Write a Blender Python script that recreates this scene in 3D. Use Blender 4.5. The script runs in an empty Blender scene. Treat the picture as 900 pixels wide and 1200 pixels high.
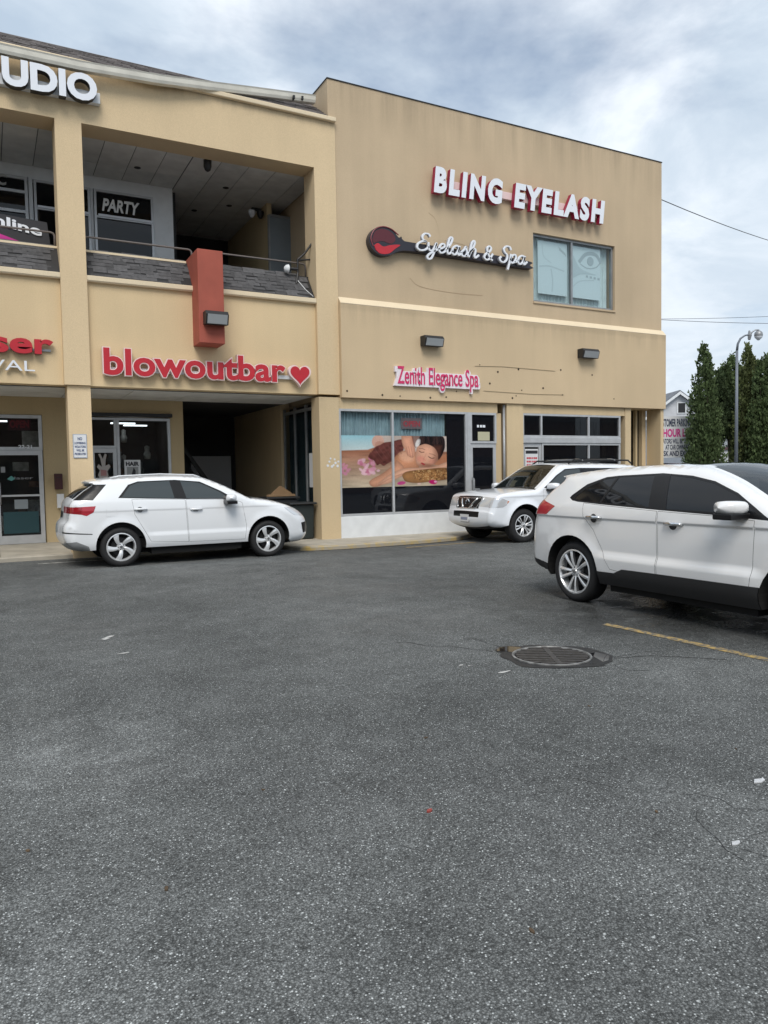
import bpy, bmesh, math, random
import numpy as np
from mathutils import Vector, Matrix
from mathutils.geometry import delaunay_2d_cdt
random.seed(7); rng = np.random.RandomState(7)
S = bpy.context.scene; C = S.collection
PI = math.pi

# ------------------------------------------------------------------ camera
F, PITCH, ROLL, YAW, CAMH = 875.57, 0.0507, -0.0171, 0.4863, 1.53
cam = bpy.data.objects.new("camera", bpy.data.cameras.new("camera")); C.objects.link(cam)
cam.data.sensor_fit = 'VERTICAL'; cam.data.sensor_height = 36.0; cam.data.sensor_width = 27.0
cam.data.lens = 36.0 * F / 1200.0; cam.data.clip_start = .05; cam.data.clip_end = 2000
_cy, _sy, _cp, _sp = math.cos(YAW), math.sin(YAW), math.cos(PITCH), math.sin(PITCH)
_f = Vector((_sy*_cp, _cy*_cp, -_sp)); _r = Vector((_cy, -_sy, 0)); _u = _r.cross(_f)
_c, _s = math.cos(ROLL), math.sin(ROLL)
_r2 = _c*_r + _s*_u; _u2 = -_s*_r + _c*_u
M = Matrix((( _r2.x, _u2.x, -_f.x, 0), (_r2.y, _u2.y, -_f.y, 0), (_r2.z, _u2.z, -_f.z, CAMH), (0, 0, 0, 1)))
cam.matrix_world = M
S.camera = cam

# ------------------------------------------------------------------ light and sky
S.view_settings.view_transform = 'Standard'; S.view_settings.look = 'None'
S.view_settings.exposure = 0.2; S.view_settings.gamma = 1.0
SUN_EL, SUN_AZ = math.radians(50), math.radians(205)      # azimuth clockwise from +Y
sun = bpy.data.lights.new("sun", 'SUN'); sun.energy = 2.1; sun.angle = math.radians(30); sun.color = (1, .95, .88)
so = bpy.data.objects.new("sun", sun); C.objects.link(so)
_d = Vector((math.sin(SUN_AZ)*math.cos(SUN_EL), math.cos(SUN_AZ)*math.cos(SUN_EL), math.sin(SUN_EL)))
so.rotation_euler = _d.to_track_quat('Z', 'Y').to_euler(); so.location = (0, 0, 30)
W = bpy.data.worlds.new("World"); S.world = W; W.use_nodes = True
def world():
    nt = W.node_tree; N = nt.nodes; L = nt.links; N.clear()
    out = N.new('ShaderNodeOutputWorld')
    sky = N.new('ShaderNodeTexSky'); sky.sky_type = 'NISHITA'; sky.sun_disc = False
    sky.sun_elevation = SUN_EL; sky.sun_rotation = SUN_AZ; sky.air_density = 1.0; sky.dust_density = .6
    bs = N.new('ShaderNodeBackground'); bs.inputs[1].default_value = .11
    L.new(sky.outputs[0], bs.inputs[0])
    tc = N.new('ShaderNodeTexCoord'); sp = N.new('ShaderNodeSeparateXYZ'); L.new(tc.outputs['Generated'], sp.inputs[0])
    mz = N.new('ShaderNodeMath'); mz.operation = 'MAXIMUM'; mz.inputs[1].default_value = 0; L.new(sp.outputs[2], mz.inputs[0])
    az = N.new('ShaderNodeMath'); az.inputs[1].default_value = .22; L.new(mz.outputs[0], az.inputs[0])
    cx = N.new('ShaderNodeCombineXYZ')
    for i in (0, 1):
        dv = N.new('ShaderNodeMath'); dv.operation = 'DIVIDE'; L.new(sp.outputs[i], dv.inputs[0]); L.new(az.outputs[0], dv.inputs[1])
        L.new(dv.outputs[0], cx.inputs[i])
    def noise(scale, detail, off, rough=.55, dist=0.0):
        mp = N.new('ShaderNodeMapping'); mp.inputs['Location'].default_value = off; L.new(cx.outputs[0], mp.inputs[0])
        n = N.new('ShaderNodeTexNoise'); n.inputs['Scale'].default_value = scale; n.inputs['Detail'].default_value = detail
        n.inputs['Roughness'].default_value = rough; n.inputs['Distortion'].default_value = dist
        L.new(mp.outputs[0], n.inputs['Vector']); return n
    n1 = noise(1.15, 7, (18.029, 0.612, 0.229), .56, .35)           # cover
    n2 = noise(1.9, 8, (10.828, 18.783, 3.431), .58, .5)             # cloud body shading
    r1 = N.new('ShaderNodeValToRGB'); r1.color_ramp.elements[0].position = .26; r1.color_ramp.elements[1].position = .46
    r1.color_ramp.elements[0].color = (.10, .10, .10, 1)
    L.new(n1.outputs[0], r1.inputs[0])
    r2 = N.new('ShaderNodeValToRGB'); e = r2.color_ramp.elements
    e[0].position = .32; e[0].color = (.46, .56, .68, 1); e[1].position = .62; e[1].color = (.84, .90, .97, 1)
    m = e.new(.47); m.color = (.60, .69, .79, 1)
    L.new(n2.outputs[0], r2.inputs[0])
    bc = N.new('ShaderNodeBackground'); bc.inputs[1].default_value = 1.0
    hz = N.new('ShaderNodeMapRange'); hz.inputs[1].default_value = 0; hz.inputs[2].default_value = .42; hz.inputs[3].default_value = .62; hz.inputs[4].default_value = 0; L.new(mz.outputs[0], hz.inputs[0])
    hm = N.new('ShaderNodeMixRGB'); hm.inputs[2].default_value = (.66, .745, .83, 1); L.new(hz.outputs[0], hm.inputs[0]); L.new(r2.outputs[0], hm.inputs[1]); L.new(hm.outputs[0], bc.inputs[0])
    mx = N.new('ShaderNodeMixShader'); ma = N.new('ShaderNodeMath'); ma.operation = 'MAXIMUM'; L.new(r1.outputs[0], ma.inputs[0]); hb = N.new('ShaderNodeMath'); hb.operation = 'MULTIPLY'; hb.inputs[1].default_value = 1.5; hb.use_clamp = True; L.new(hz.outputs[0], hb.inputs[0]); L.new(hb.outputs[0], ma.inputs[1]); L.new(ma.outputs[0], mx.inputs[0]); L.new(bs.outputs[0], mx.inputs[1]); L.new(bc.outputs[0], mx.inputs[2])
    L.new(mx.outputs[0], out.inputs[0])
world()

# ------------------------------------------------------------------ materials
def lin(r, g, b):
    f = lambda c: ((c/255+.055)/1.055)**2.4 if c/255 > .04045 else c/255/12.92
    return (f(r), f(g), f(b), 1)
def nodes(name):
    m = bpy.data.materials.new(name); m.use_nodes = True
    return m, m.node_tree.nodes, m.node_tree.links, m.node_tree.nodes['Principled BSDF']
def simple(name, col, rough=.6, metal=0, spec=.5, coat=0, noise=0, nscale=8, bump=0, bscale=60, emit=0, rand=0):
    m, N, L, b = nodes(name)
    col = tuple(col[:3])+(1,)
    b.inputs['Base Color'].default_value = col; b.inputs['Roughness'].default_value = rough
    b.inputs['Metallic'].default_value = metal; b.inputs['Specular IOR Level'].default_value = spec
    if coat: b.inputs['Coat Weight'].default_value = coat; b.inputs['Coat Roughness'].default_value = .03
    src = None
    if noise or bump: geo = N.new('ShaderNodeNewGeometry')
    if noise:
        n = N.new('ShaderNodeTexNoise'); n.inputs['Scale'].default_value = nscale; n.inputs['Detail'].default_value = 5
        L.new(geo.outputs['Position'], n.inputs['Vector'])
        mr = N.new('ShaderNodeMapRange'); mr.inputs[1].default_value = .3; mr.inputs[2].default_value = .7
        mr.inputs[3].default_value = 1-noise; mr.inputs[4].default_value = 1+noise; L.new(n.outputs[0], mr.inputs[0])
        src = mr.outputs[0]
    if rand:
        oi = N.new('ShaderNodeObjectInfo'); mr2 = N.new('ShaderNodeMapRange'); mr2.inputs[3].default_value = 1-rand; mr2.inputs[4].default_value = 1+rand
        L.new(oi.outputs['Random'], mr2.inputs[0])
        if src:
            mm = N.new('ShaderNodeMath'); mm.operation = 'MULTIPLY'; L.new(src, mm.inputs[0]); L.new(mr2.outputs[0], mm.inputs[1]); src = mm.outputs[0]
        else: src = mr2.outputs[0]
    if src:
        v = N.new('ShaderNodeVectorMath'); v.operation = 'SCALE'; v.inputs[0].default_value = col[:3]; L.new(src, v.inputs['Scale'])
        L.new(v.outputs[0], b.inputs['Base Color'])
    if bump:
        n = N.new('ShaderNodeTexNoise'); n.inputs['Scale'].default_value = bscale; n.inputs['Detail'].default_value = 4
        L.new(geo.outputs['Position'], n.inputs['Vector'])
        bp = N.new('ShaderNodeBump'); bp.inputs['Strength'].default_value = bump; bp.inputs['Distance'].default_value = .01
        L.new(n.outputs[0], bp.inputs['Height']); L.new(bp.outputs[0], b.inputs['Normal'])
    if emit:
        b.inputs['Emission Color'].default_value = col; b.inputs['Emission Strength'].default_value = emit
    return m
def stucco(name, col, streak=.0, blotch=.1, topz=10.3, reach=1.2, stain=(.12, .10, .075)):
    m, N, L, b = nodes(name); b.inputs['Roughness'].default_value = .88; b.inputs['Specular IOR Level'].default_value = .25
    geo = N.new('ShaderNodeNewGeometry')
    def nz(scale, detail, mul=(1, 1, 1), rough=.5):
        mp = N.new('ShaderNodeMapping'); mp.inputs['Scale'].default_value = mul; L.new(geo.outputs['Position'], mp.inputs[0])
        n = N.new('ShaderNodeTexNoise'); n.inputs['Scale'].default_value = scale; n.inputs['Detail'].default_value = detail; n.inputs['Roughness'].default_value = rough
        L.new(mp.outputs[0], n.inputs['Vector']); return n.outputs[0]
    def mr(sock, a, bb, c, d):
        q = N.new('ShaderNodeMapRange'); q.inputs[1].default_value = a; q.inputs[2].default_value = bb; q.inputs[3].default_value = c; q.inputs[4].default_value = d
        L.new(sock, q.inputs[0]); return q.outputs[0]
    def mul(a, bb):
        q = N.new('ShaderNodeMath'); q.operation = 'MULTIPLY'; L.new(a, q.inputs[0]); L.new(bb, q.inputs[1]); return q.outputs[0]
    f = mr(nz(.55, 6, (1, 1, .8)), .3, .7, 1-blotch, 1+blotch)
    f = mul(f, mr(nz(55, 3), .3, .7, .95, 1.05))
    f = mul(f, mr(nz(1.6, 4, (2.2, 2.2, .12)), .35, .7, 1+blotch*.25, 1-blotch*.4))
    v = N.new('ShaderNodeVectorMath'); v.operation = 'SCALE'; v.inputs[0].default_value = col[:3]; L.new(f, v.inputs['Scale'])
    last = v.outputs[0]
    if streak:
        sx = N.new('ShaderNodeSeparateXYZ'); L.new(geo.outputs['Position'], sx.inputs[0])
        h = mr(sx.outputs[2], topz-reach, topz, 0, 1)
        s = mr(nz(2.0, 6, (1.6, 1.6, .10), .65), .40, .68, 0, 1)
        h2 = mr(sx.outputs[2], topz-.10, topz, 0, .55)
        k = mul(h, s); ad = N.new('ShaderNodeMath'); ad.use_clamp = True; L.new(k, ad.inputs[0]); L.new(h2, ad.inputs[1])
        sc = N.new('ShaderNodeMath'); sc.operation = 'MULTIPLY'; sc.inputs[1].default_value = streak; L.new(ad.outputs[0], sc.inputs[0])
        mx = N.new('ShaderNodeMixRGB'); L.new(sc.outputs[0], mx.inputs[0]); L.new(last, mx.inputs[1]); mx.inputs[2].default_value = stain+(1,)
        last = mx.outputs[0]
    L.new(last, b.inputs['Base Color'])
    bp = N.new('ShaderNodeBump'); bp.inputs['Strength'].default_value = .55; bp.inputs['Distance'].default_value = .009
    L.new(nz(70, 4), bp.inputs['Height']); L.new(bp.outputs[0], b.inputs['Normal'])
    return m
def glassy(name, tint, opaque, rough=.02, spec=.5):
    """pane: tinted see-through film under a reflecting surface"""
    m, N, L, b = nodes(name); N.remove(b); out = N['Material Output']
    d = N.new('ShaderNodeBsdfDiffuse'); d.inputs[0].default_value = tuple(tint[:3])+(1,)
    t = N.new('ShaderNodeBsdfTransparent'); t.inputs[0].default_value = (.93, .96, .96, 1)
    m1 = N.new('ShaderNodeMixShader'); m1.inputs[0].default_value = 1-opaque; L.new(d.outputs[0], m1.inputs[1]); L.new(t.outputs[0], m1.inputs[2])
    g = N.new('ShaderNodeBsdfGlossy'); g.inputs['Roughness'].default_value = rough
    fr = N.new('ShaderNodeFresnel'); fr.inputs[0].default_value = 1.5
    ge = N.new('ShaderNodeNewGeometry'); fm = N.new('ShaderNodeMath'); fm.operation = 'MULTIPLY_ADD'; fm.inputs[1].default_value = -1; fm.inputs[2].default_value = 1
    L.new(ge.outputs['Backfacing'], fm.inputs[0]); fx = N.new('ShaderNodeMath'); fx.operation = 'MULTIPLY'; L.new(fr.outputs[0], fx.inputs[0]); L.new(fm.outputs[0], fx.inputs[1])
    m2 = N.new('ShaderNodeMixShader'); L.new(fx.outputs[0], m2.inputs[0]); L.new(m1.outputs[0], m2.inputs[1]); L.new(g.outputs[0], m2.inputs[2])
    L.new(m2.outputs[0], out.inputs[0]); return m

TAN = (.62, .49, .29)
M_left = stucco('stucco_yellow_tan', (.68, .525, .32), .0, .07)
M_frame = stucco('stucco_light_tan', (.68, .53, .335), .35, .05, 9.35, .30)
M_block = stucco('stucco_brown_tan', (.545, .425, .285), .34, .085, 10.32, 1.1)
M_band = stucco('stucco_band', (.60, .465, .30), .25, .06, 5.3, .5)
M_low = stucco('stucco_low', (.61, .475, .295), .20, .07, 3.3, .4)
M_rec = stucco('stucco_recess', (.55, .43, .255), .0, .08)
M_trim = stucco('trim_cream', (.74, .62, .44), .0, .05)
M_red = simple('red_painted_stucco', (.36, .085, .055), .75, noise=.10, nscale=3, bump=.2)
M_tile = simple('ceiling_panel', (.70, .70, .68), .8, noise=.10, nscale=3, rand=.06)
M_grid = simple('ceiling_grid', (.12, .12, .12), .7)
M_alu = simple('aluminium_frame', (.52, .53, .54), .38, .35, noise=.08, nscale=6)
M_white = simple('white_paint', (.70, .72, .73), .5, noise=.06, nscale=4)
M_darkm = simple('dark_metal', (.03, .03, .032), .45, .4)
M_black = simple('black_plastic', (.015, .015, .016), .5)
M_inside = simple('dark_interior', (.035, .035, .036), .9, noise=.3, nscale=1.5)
M_curt = simple('blue_grey_curtain', (.30, .40, .45), .9, noise=.12, nscale=6)
M_sheer = simple('sheer_curtain', (.62, .72, .74), .9, noise=.08, nscale=5)
M_shing = simple('asphalt_shingle', (.082, .080, .082), .9, noise=.22, nscale=14, bump=.5, bscale=120, rand=.26)
M_roofs = simple('roof_shingle', (.115, .10, .095), .9, noise=.4, nscale=4, bump=.4)
M_gutter = simple('gutter_cream', (.78, .75, .66), .5, noise=.12, nscale=3)
M_rail = simple('rail_pipe', (.16, .14, .13), .5, .3)
M_glass = glassy("shop_glass", (.012, .014, .016), .25)
M_glassd = glassy('dark_film_glass', (.008, .009, .012), .93)
M_glassl = glassy("clear_glass", (.2, .24, .25), .02)
M_concrete = simple('concrete', (.40, .365, .30), .85, noise=.18, nscale=3, bump=.25, bscale=90)
M_door = simple('grey_door', (.20, .23, .25), .5, noise=.1, nscale=2)
M_steel = simple('galvanised_steel', (.30, .31, .32), .45, .5, noise=.15, nscale=4)
M_wood = simple('cardboard', (.25, .16, .085), .85, noise=.12, nscale=10)
M_redL = simple('sign_red', (.50, .018, .03), .35, noise=.06, nscale=5)
M_pinkW = simple('sign_pale_edge', (.80, .62, .60), .45)
M_whiteL = simple('sign_white', (.78, .81, .86), .35)
M_magL = simple('sign_magenta_red', (.62, .03, .13), .4)
M_darkred = simple('sign_dark_red', (.10, .012, .02), .4)
M_sideR = simple('letter_return_red', (.32, .012, .05), .45)
M_paper = simple('white_print', (.68, .69, .70), .6)
M_ink = simple('black_print', (.02, .02, .025), .6)
M_inkred = simple('red_print', (.55, .04, .06), .6)
M_inkmag = simple('magenta_print', (.62, .03, .25), .5)
M_neon = simple('unlit_red_neon', (.45, .03, .05), .4)
M_tube = simple('fluorescent_tube', (.9, .95, 1.0), .5, emit=3.5)

# ------------------------------------------------------------------ object helpers
def thing(name, label, cat, loc=(0, 0, 0), rz=0, group=None):
    o = bpy.data.objects.new(name, None); C.objects.link(o); o.location = loc; o.rotation_euler = (0, 0, rz)
    o.empty_display_size = .2
    o['label'] = label; o['category'] = cat
    if group: o['group'] = group
    return o
def tag(o, label, cat, group=None):
    o['label'] = label; o['category'] = cat
    if group: o['group'] = group
    return o
class MB:
    def __init__(s): s.v = []; s.f = []; s.m = []
    def add(s, vs, fs, mi=0):
        n = len(s.v); s.v += [tuple(v) for v in vs]; s.f += [tuple(i+n for i in f) for f in fs]; s.m += [mi]*len(fs); return s
    def box(s, x0, x1, y0, y1, z0, z1, mi=0):
        x0, x1 = min(x0, x1), max(x0, x1); y0, y1 = min(y0, y1), max(y0, y1); z0, z1 = min(z0, z1), max(z0, z1)
        return s.add([(x0,y0,z0),(x1,y0,z0),(x1,y1,z0),(x0,y1,z0),(x0,y0,z1),(x1,y0,z1),(x1,y1,z1),(x0,y1,z1)],
              [(0,3,2,1),(4,5,6,7),(0,1,5,4),(1,2,6,5),(2,3,7,6),(3,0,4,7)], mi)
    def quad(s, a, b, c, d, mi=0): return s.add([a,b,c,d], [(0,1,2,3)], mi)
    def prism(s, poly, axis, a, b, mi=0):
        """poly of 2-D points extruded along axis between a and b (x: (y,z); y: (x,z); z: (x,y))"""
        P = {'x': lambda p, t: (t, p[0], p[1]), 'y': lambda p, t: (p[0], t, p[1]), 'z': lambda p, t: (p[0], p[1], t)}[axis]
        n = len(poly); vs = [P(p, a) for p in poly]+[P(p, b) for p in poly]
        return s.add(vs, [tuple(range(n-1, -1, -1)), tuple(range(n, 2*n))]+[(i, (i+1) % n, n+(i+1) % n, n+i) for i in range(n)], mi)
    def tube(s, path, r, n=8, mi=0, caps=True):
        path = [Vector(p) for p in path]; rs = r if isinstance(r, (list, tuple)) else [r]*len(path)
        base = len(s.v); up = None
        for i, p in enumerate(path):
            t = (path[min(i+1, len(path)-1)]-path[max(i-1, 0)]).normalized()
            if up is None:
                a = Vector((0, 0, 1)) if abs(t.z) < .9 else Vector((1, 0, 0)); up = t.cross(a).normalized()
            else: up = (up-t*up.dot(t)).normalized()
            w = t.cross(up)
            for k in range(n):
                q = p+(up*math.cos(2*PI*k/n)+w*math.sin(2*PI*k/n))*rs[i]; s.v.append(tuple(q))
        for i in range(len(path)-1):
            for k in range(n):
                s.f.append((base+i*n+k, base+i*n+(k+1) % n, base+(i+1)*n+(k+1) % n, base+(i+1)*n+k)); s.m.append(mi)
        if caps:
            s.f.append(tuple(base+k for k in range(n-1, -1, -1))); s.m.append(mi)
            s.f.append(tuple(base+(len(path)-1)*n+k for k in range(n))); s.m.append(mi)
        return s
    def lathe(s, prof, n, c=(0, 0, 0), axis='z', mi=0):
        """prof: (radius, height) pairs"""
        base = len(s.v)
        for r, h in prof:
            for k in range(n):
                a = 2*PI*k/n; u, w = r*math.cos(a), r*math.sin(a)
                p = {'z': (u, w, h), 'y': (w, h, u), 'x': (h, u, w)}[axis]
                s.v.append((p[0]+c[0], p[1]+c[1], p[2]+c[2]))
        for i in range(len(prof)-1):
            for k in range(n):
                s.f.append((base+i*n+k, base+i*n+(k+1) % n, base+(i+1)*n+(k+1) % n, base+(i+1)*n+k)); s.m.append(mi)
        return s
    def build(s, name, mats, parent=None, smooth=False, bevel=0, struct=False, kind=None):
        me = bpy.data.meshes.new(name); me.from_pydata(s.v, [], s.f)
        for m in (mats if isinstance(mats, (list, tuple)) else [mats]): me.materials.append(m)
        me.polygons.foreach_set('material_index', s.m); me.update()
        if bevel:
            bm = bmesh.new(); bm.from_mesh(me); bmesh.ops.remove_doubles(bm, verts=bm.verts, dist=1e-5)
            es = [e for e in bm.edges if len(e.link_faces) == 2 and e.calc_face_angle(0) > .5]
            bmesh.ops.bevel(bm, geom=es, offset=bevel, segments=2, affect='EDGES', profile=.5, clamp_overlap=True)
            bm.to_mesh(me); bm.free()
        if smooth: me.polygons.foreach_set('use_smooth', [True]*len(me.polygons))
        return link(name, me, parent, struct, kind)
def link(name, me, parent=None, struct=False, kind=None):
    o = bpy.data.objects.new(name, me); C.objects.link(o)
    if parent is not None:
        o.parent = parent
        r = parent
        while r.parent: r = r.parent
        if parent.get('_local') is None and r.get('_local') is None and parent == r:
            o.matrix_parent_inverse = Matrix.Translation(-Vector(r.location))
    if struct: o['kind'] = 'structure'
    if kind: o['kind'] = kind
    return o
def inst(o, loc, parent=None, rot=None):
    """another object sharing the mesh data of o"""
    c = o.copy(); C.objects.link(c); c.location = loc
    if rot: c.rotation_euler = rot
    if parent is not None: c.parent = parent
    return c
def box(name, mats, parent, *b, bevel=0, **k): return MB().box(*b).build(name, mats, parent, bevel=bevel, **k)
def wall(mb, X, Z, Y0, Y1, holes=(), mi=0):
    """solid wall between planes Y0 (front) and Y1 with rectangular openings (x0,x1,z0,z1)"""
    xs = sorted({X[0], X[1], *[h[0] for h in holes], *[h[1] for h in holes]}); zs = sorted({Z[0], Z[1], *[h[2] for h in holes], *[h[3] for h in holes]})
    xs = [x for x in xs if X[0] <= x <= X[1]]; zs = [z for z in zs if Z[0] <= z <= Z[1]]
    def solid(i, j):
        if i < 0 or j < 0 or i >= len(xs)-1 or j >= len(zs)-1: return False
        cx, cz = (xs[i]+xs[i+1])/2, (zs[j]+zs[j+1])/2
        return not any(h[0] < cx < h[1] and h[2] < cz < h[3] for h in holes)
    for i in range(len(xs)-1):
        for j in range(len(zs)-1):
            if not solid(i, j): continue
            a, b, c, d = xs[i], xs[i+1], zs[j], zs[j+1]
            mb.quad((a,Y0,c),(b,Y0,c),(b,Y0,d),(a,Y0,d), mi); mb.quad((b,Y1,c),(a,Y1,c),(a,Y1,d),(b,Y1,d), mi)
            if not solid(i-1, j): mb.quad((a,Y1,c),(a,Y0,c),(a,Y0,d),(a,Y1,d), mi)
            if not solid(i+1, j): mb.quad((b,Y0,c),(b,Y1,c),(b,Y1,d),(b,Y0,d), mi)
            if not solid(i, j-1): mb.quad((a,Y1,c),(b,Y1,c),(b,Y0,c),(a,Y0,c), mi)
            if not solid(i, j+1): mb.quad((a,Y0,d),(b,Y0,d),(b,Y1,d),(a,Y1,d), mi)
    return mb

# ------------------------------------------------------------------ lettering
_cache = {}
def glyphs(txt, bold=0.0, depth=.05, shear=0.0, spacing=1.0):
    """[(verts, faces)] for each visible character, baseline at y=0, plus the total width and the cap height"""
    key = (txt, bold, depth, shear, spacing)
    if key in _cache: return _cache[key]
    cu = bpy.data.curves.new('t', 'FONT'); cu.size = 1; cu.offset = bold; cu.extrude = depth/2; cu.shear = shear; cu.resolution_u = 4; cu.space_character = spacing
    ob = bpy.data.objects.new('t', cu)
    def mesh(s):
        cu.body = s; me = ob.to_mesh()
        v = np.array([x.co[:] for x in me.vertices]) if len(me.vertices) else np.zeros((0, 3)); f = [tuple(p.vertices) for p in me.polygons]
        ob.to_mesh_clear(); return v, f
    res = []; mx = 0
    for i, ch in enumerate(txt):
        if ch == ' ': continue
        v, f = mesh(ch); w, _ = mesh(txt[:i+1])
        off = w[:, 0].max()-v[:, 0].max(); v = v.copy(); v[:, 0] += off; res.append((ch, v, f)); mx = max(mx, v[:, 0].max())
    v, _ = mesh('H'); cap = v[:, 1].max()
    bpy.data.objects.remove(ob); bpy.data.curves.remove(cu)
    x0 = min(v[:, 0].min() for _, v, _ in res)
    for _, v, _ in res: v[:, 0] -= x0
    _cache[key] = (res, mx-x0, cap); return _cache[key]
def place(v, W0, wid, X0, X1, Z0, H, cap, Y, slope=0.0, depth_to=None, depth=.05):
    x = X0+v[:, 0]*(X1-X0)/wid; z = Z0+v[:, 1]*H/cap+slope*(x-X0)
    d = (v[:, 2]+depth/2)/depth
    y = Y-d*(depth_to if depth_to is not None else depth)
    return np.stack([x, y, z], 1)
def sign_letters(root, txt, X0, X1, Z0, H, Y, thick, mats, bold=0.0, shear=0, slope=0, outline=0.0, name='letter', spacing=1.0):
    """channel letters on plane Y, standing out thick; mats = (face, return, outline)"""
    res, wid, cap = glyphs(txt, bold, .05, shear, spacing); out = []
    res2 = glyphs(txt, bold+outline, .05, shear, spacing)[0] if outline else None
    for k, (ch, v, f) in enumerate(res):
        mb = MB()
        P = place(v, 0, wid, X0, X1, Z0, H, cap, Y, slope, thick)
        if outline:
            ch2, v2, f2 = res2[k]; v2 = v2.copy(); v2[:, 0] += (v[:, 0].mean()-v2[:, 0].mean())
            P2 = place(v2, 0, wid, X0, X1, Z0, H, cap, Y, slope, thick-.006)
            for face in f2:
                zz = [v2[i][2] for i in face]; mb_m = 2 if min(zz) > .02 else 1
                mb.add([P2[i] for i in face], [tuple(range(len(face)))], mb_m)
        for face in f:
            zz = [v[i][2] for i in face]
            mb.add([P[i] for i in face], [tuple(range(len(face)))], 0 if min(zz) > .02 else 1)
        out.append(mb.build(name, list(mats), root))
    return out
def print_text(root, txt, X0, X1, Z0, H, Y, mat, bold=0.0, name='lettering', shear=0, slope=0, thick=.004):
    """a line of flat lettering as one mesh"""
    res, wid, cap = glyphs(txt, bold, .05, shear); mb = MB()
    for ch, v, f in res:
        P = place(v, 0, wid, X0, X1, Z0, H, cap, Y, slope, thick)
        mb.add(P, f)
    return mb.build(name, mat, root)
def smooth_path(pts, n=6):
    P = [np.array(p, float) for p in pts]; P = [2*P[0]-P[1]]+P+[2*P[-1]-P[-2]]; out = []
    for i in range(1, len(P)-2):
        for k in range(n):
            t = k/n; a, b, c, d = P[i-1], P[i], P[i+1], P[i+2]
            out.append(.5*((2*b)+(-a+c)*t+(2*a-5*b+4*c-d)*t*t+(-a+3*b-3*c+d)*t**3))
    out.append(P[-2]); return out

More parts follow.
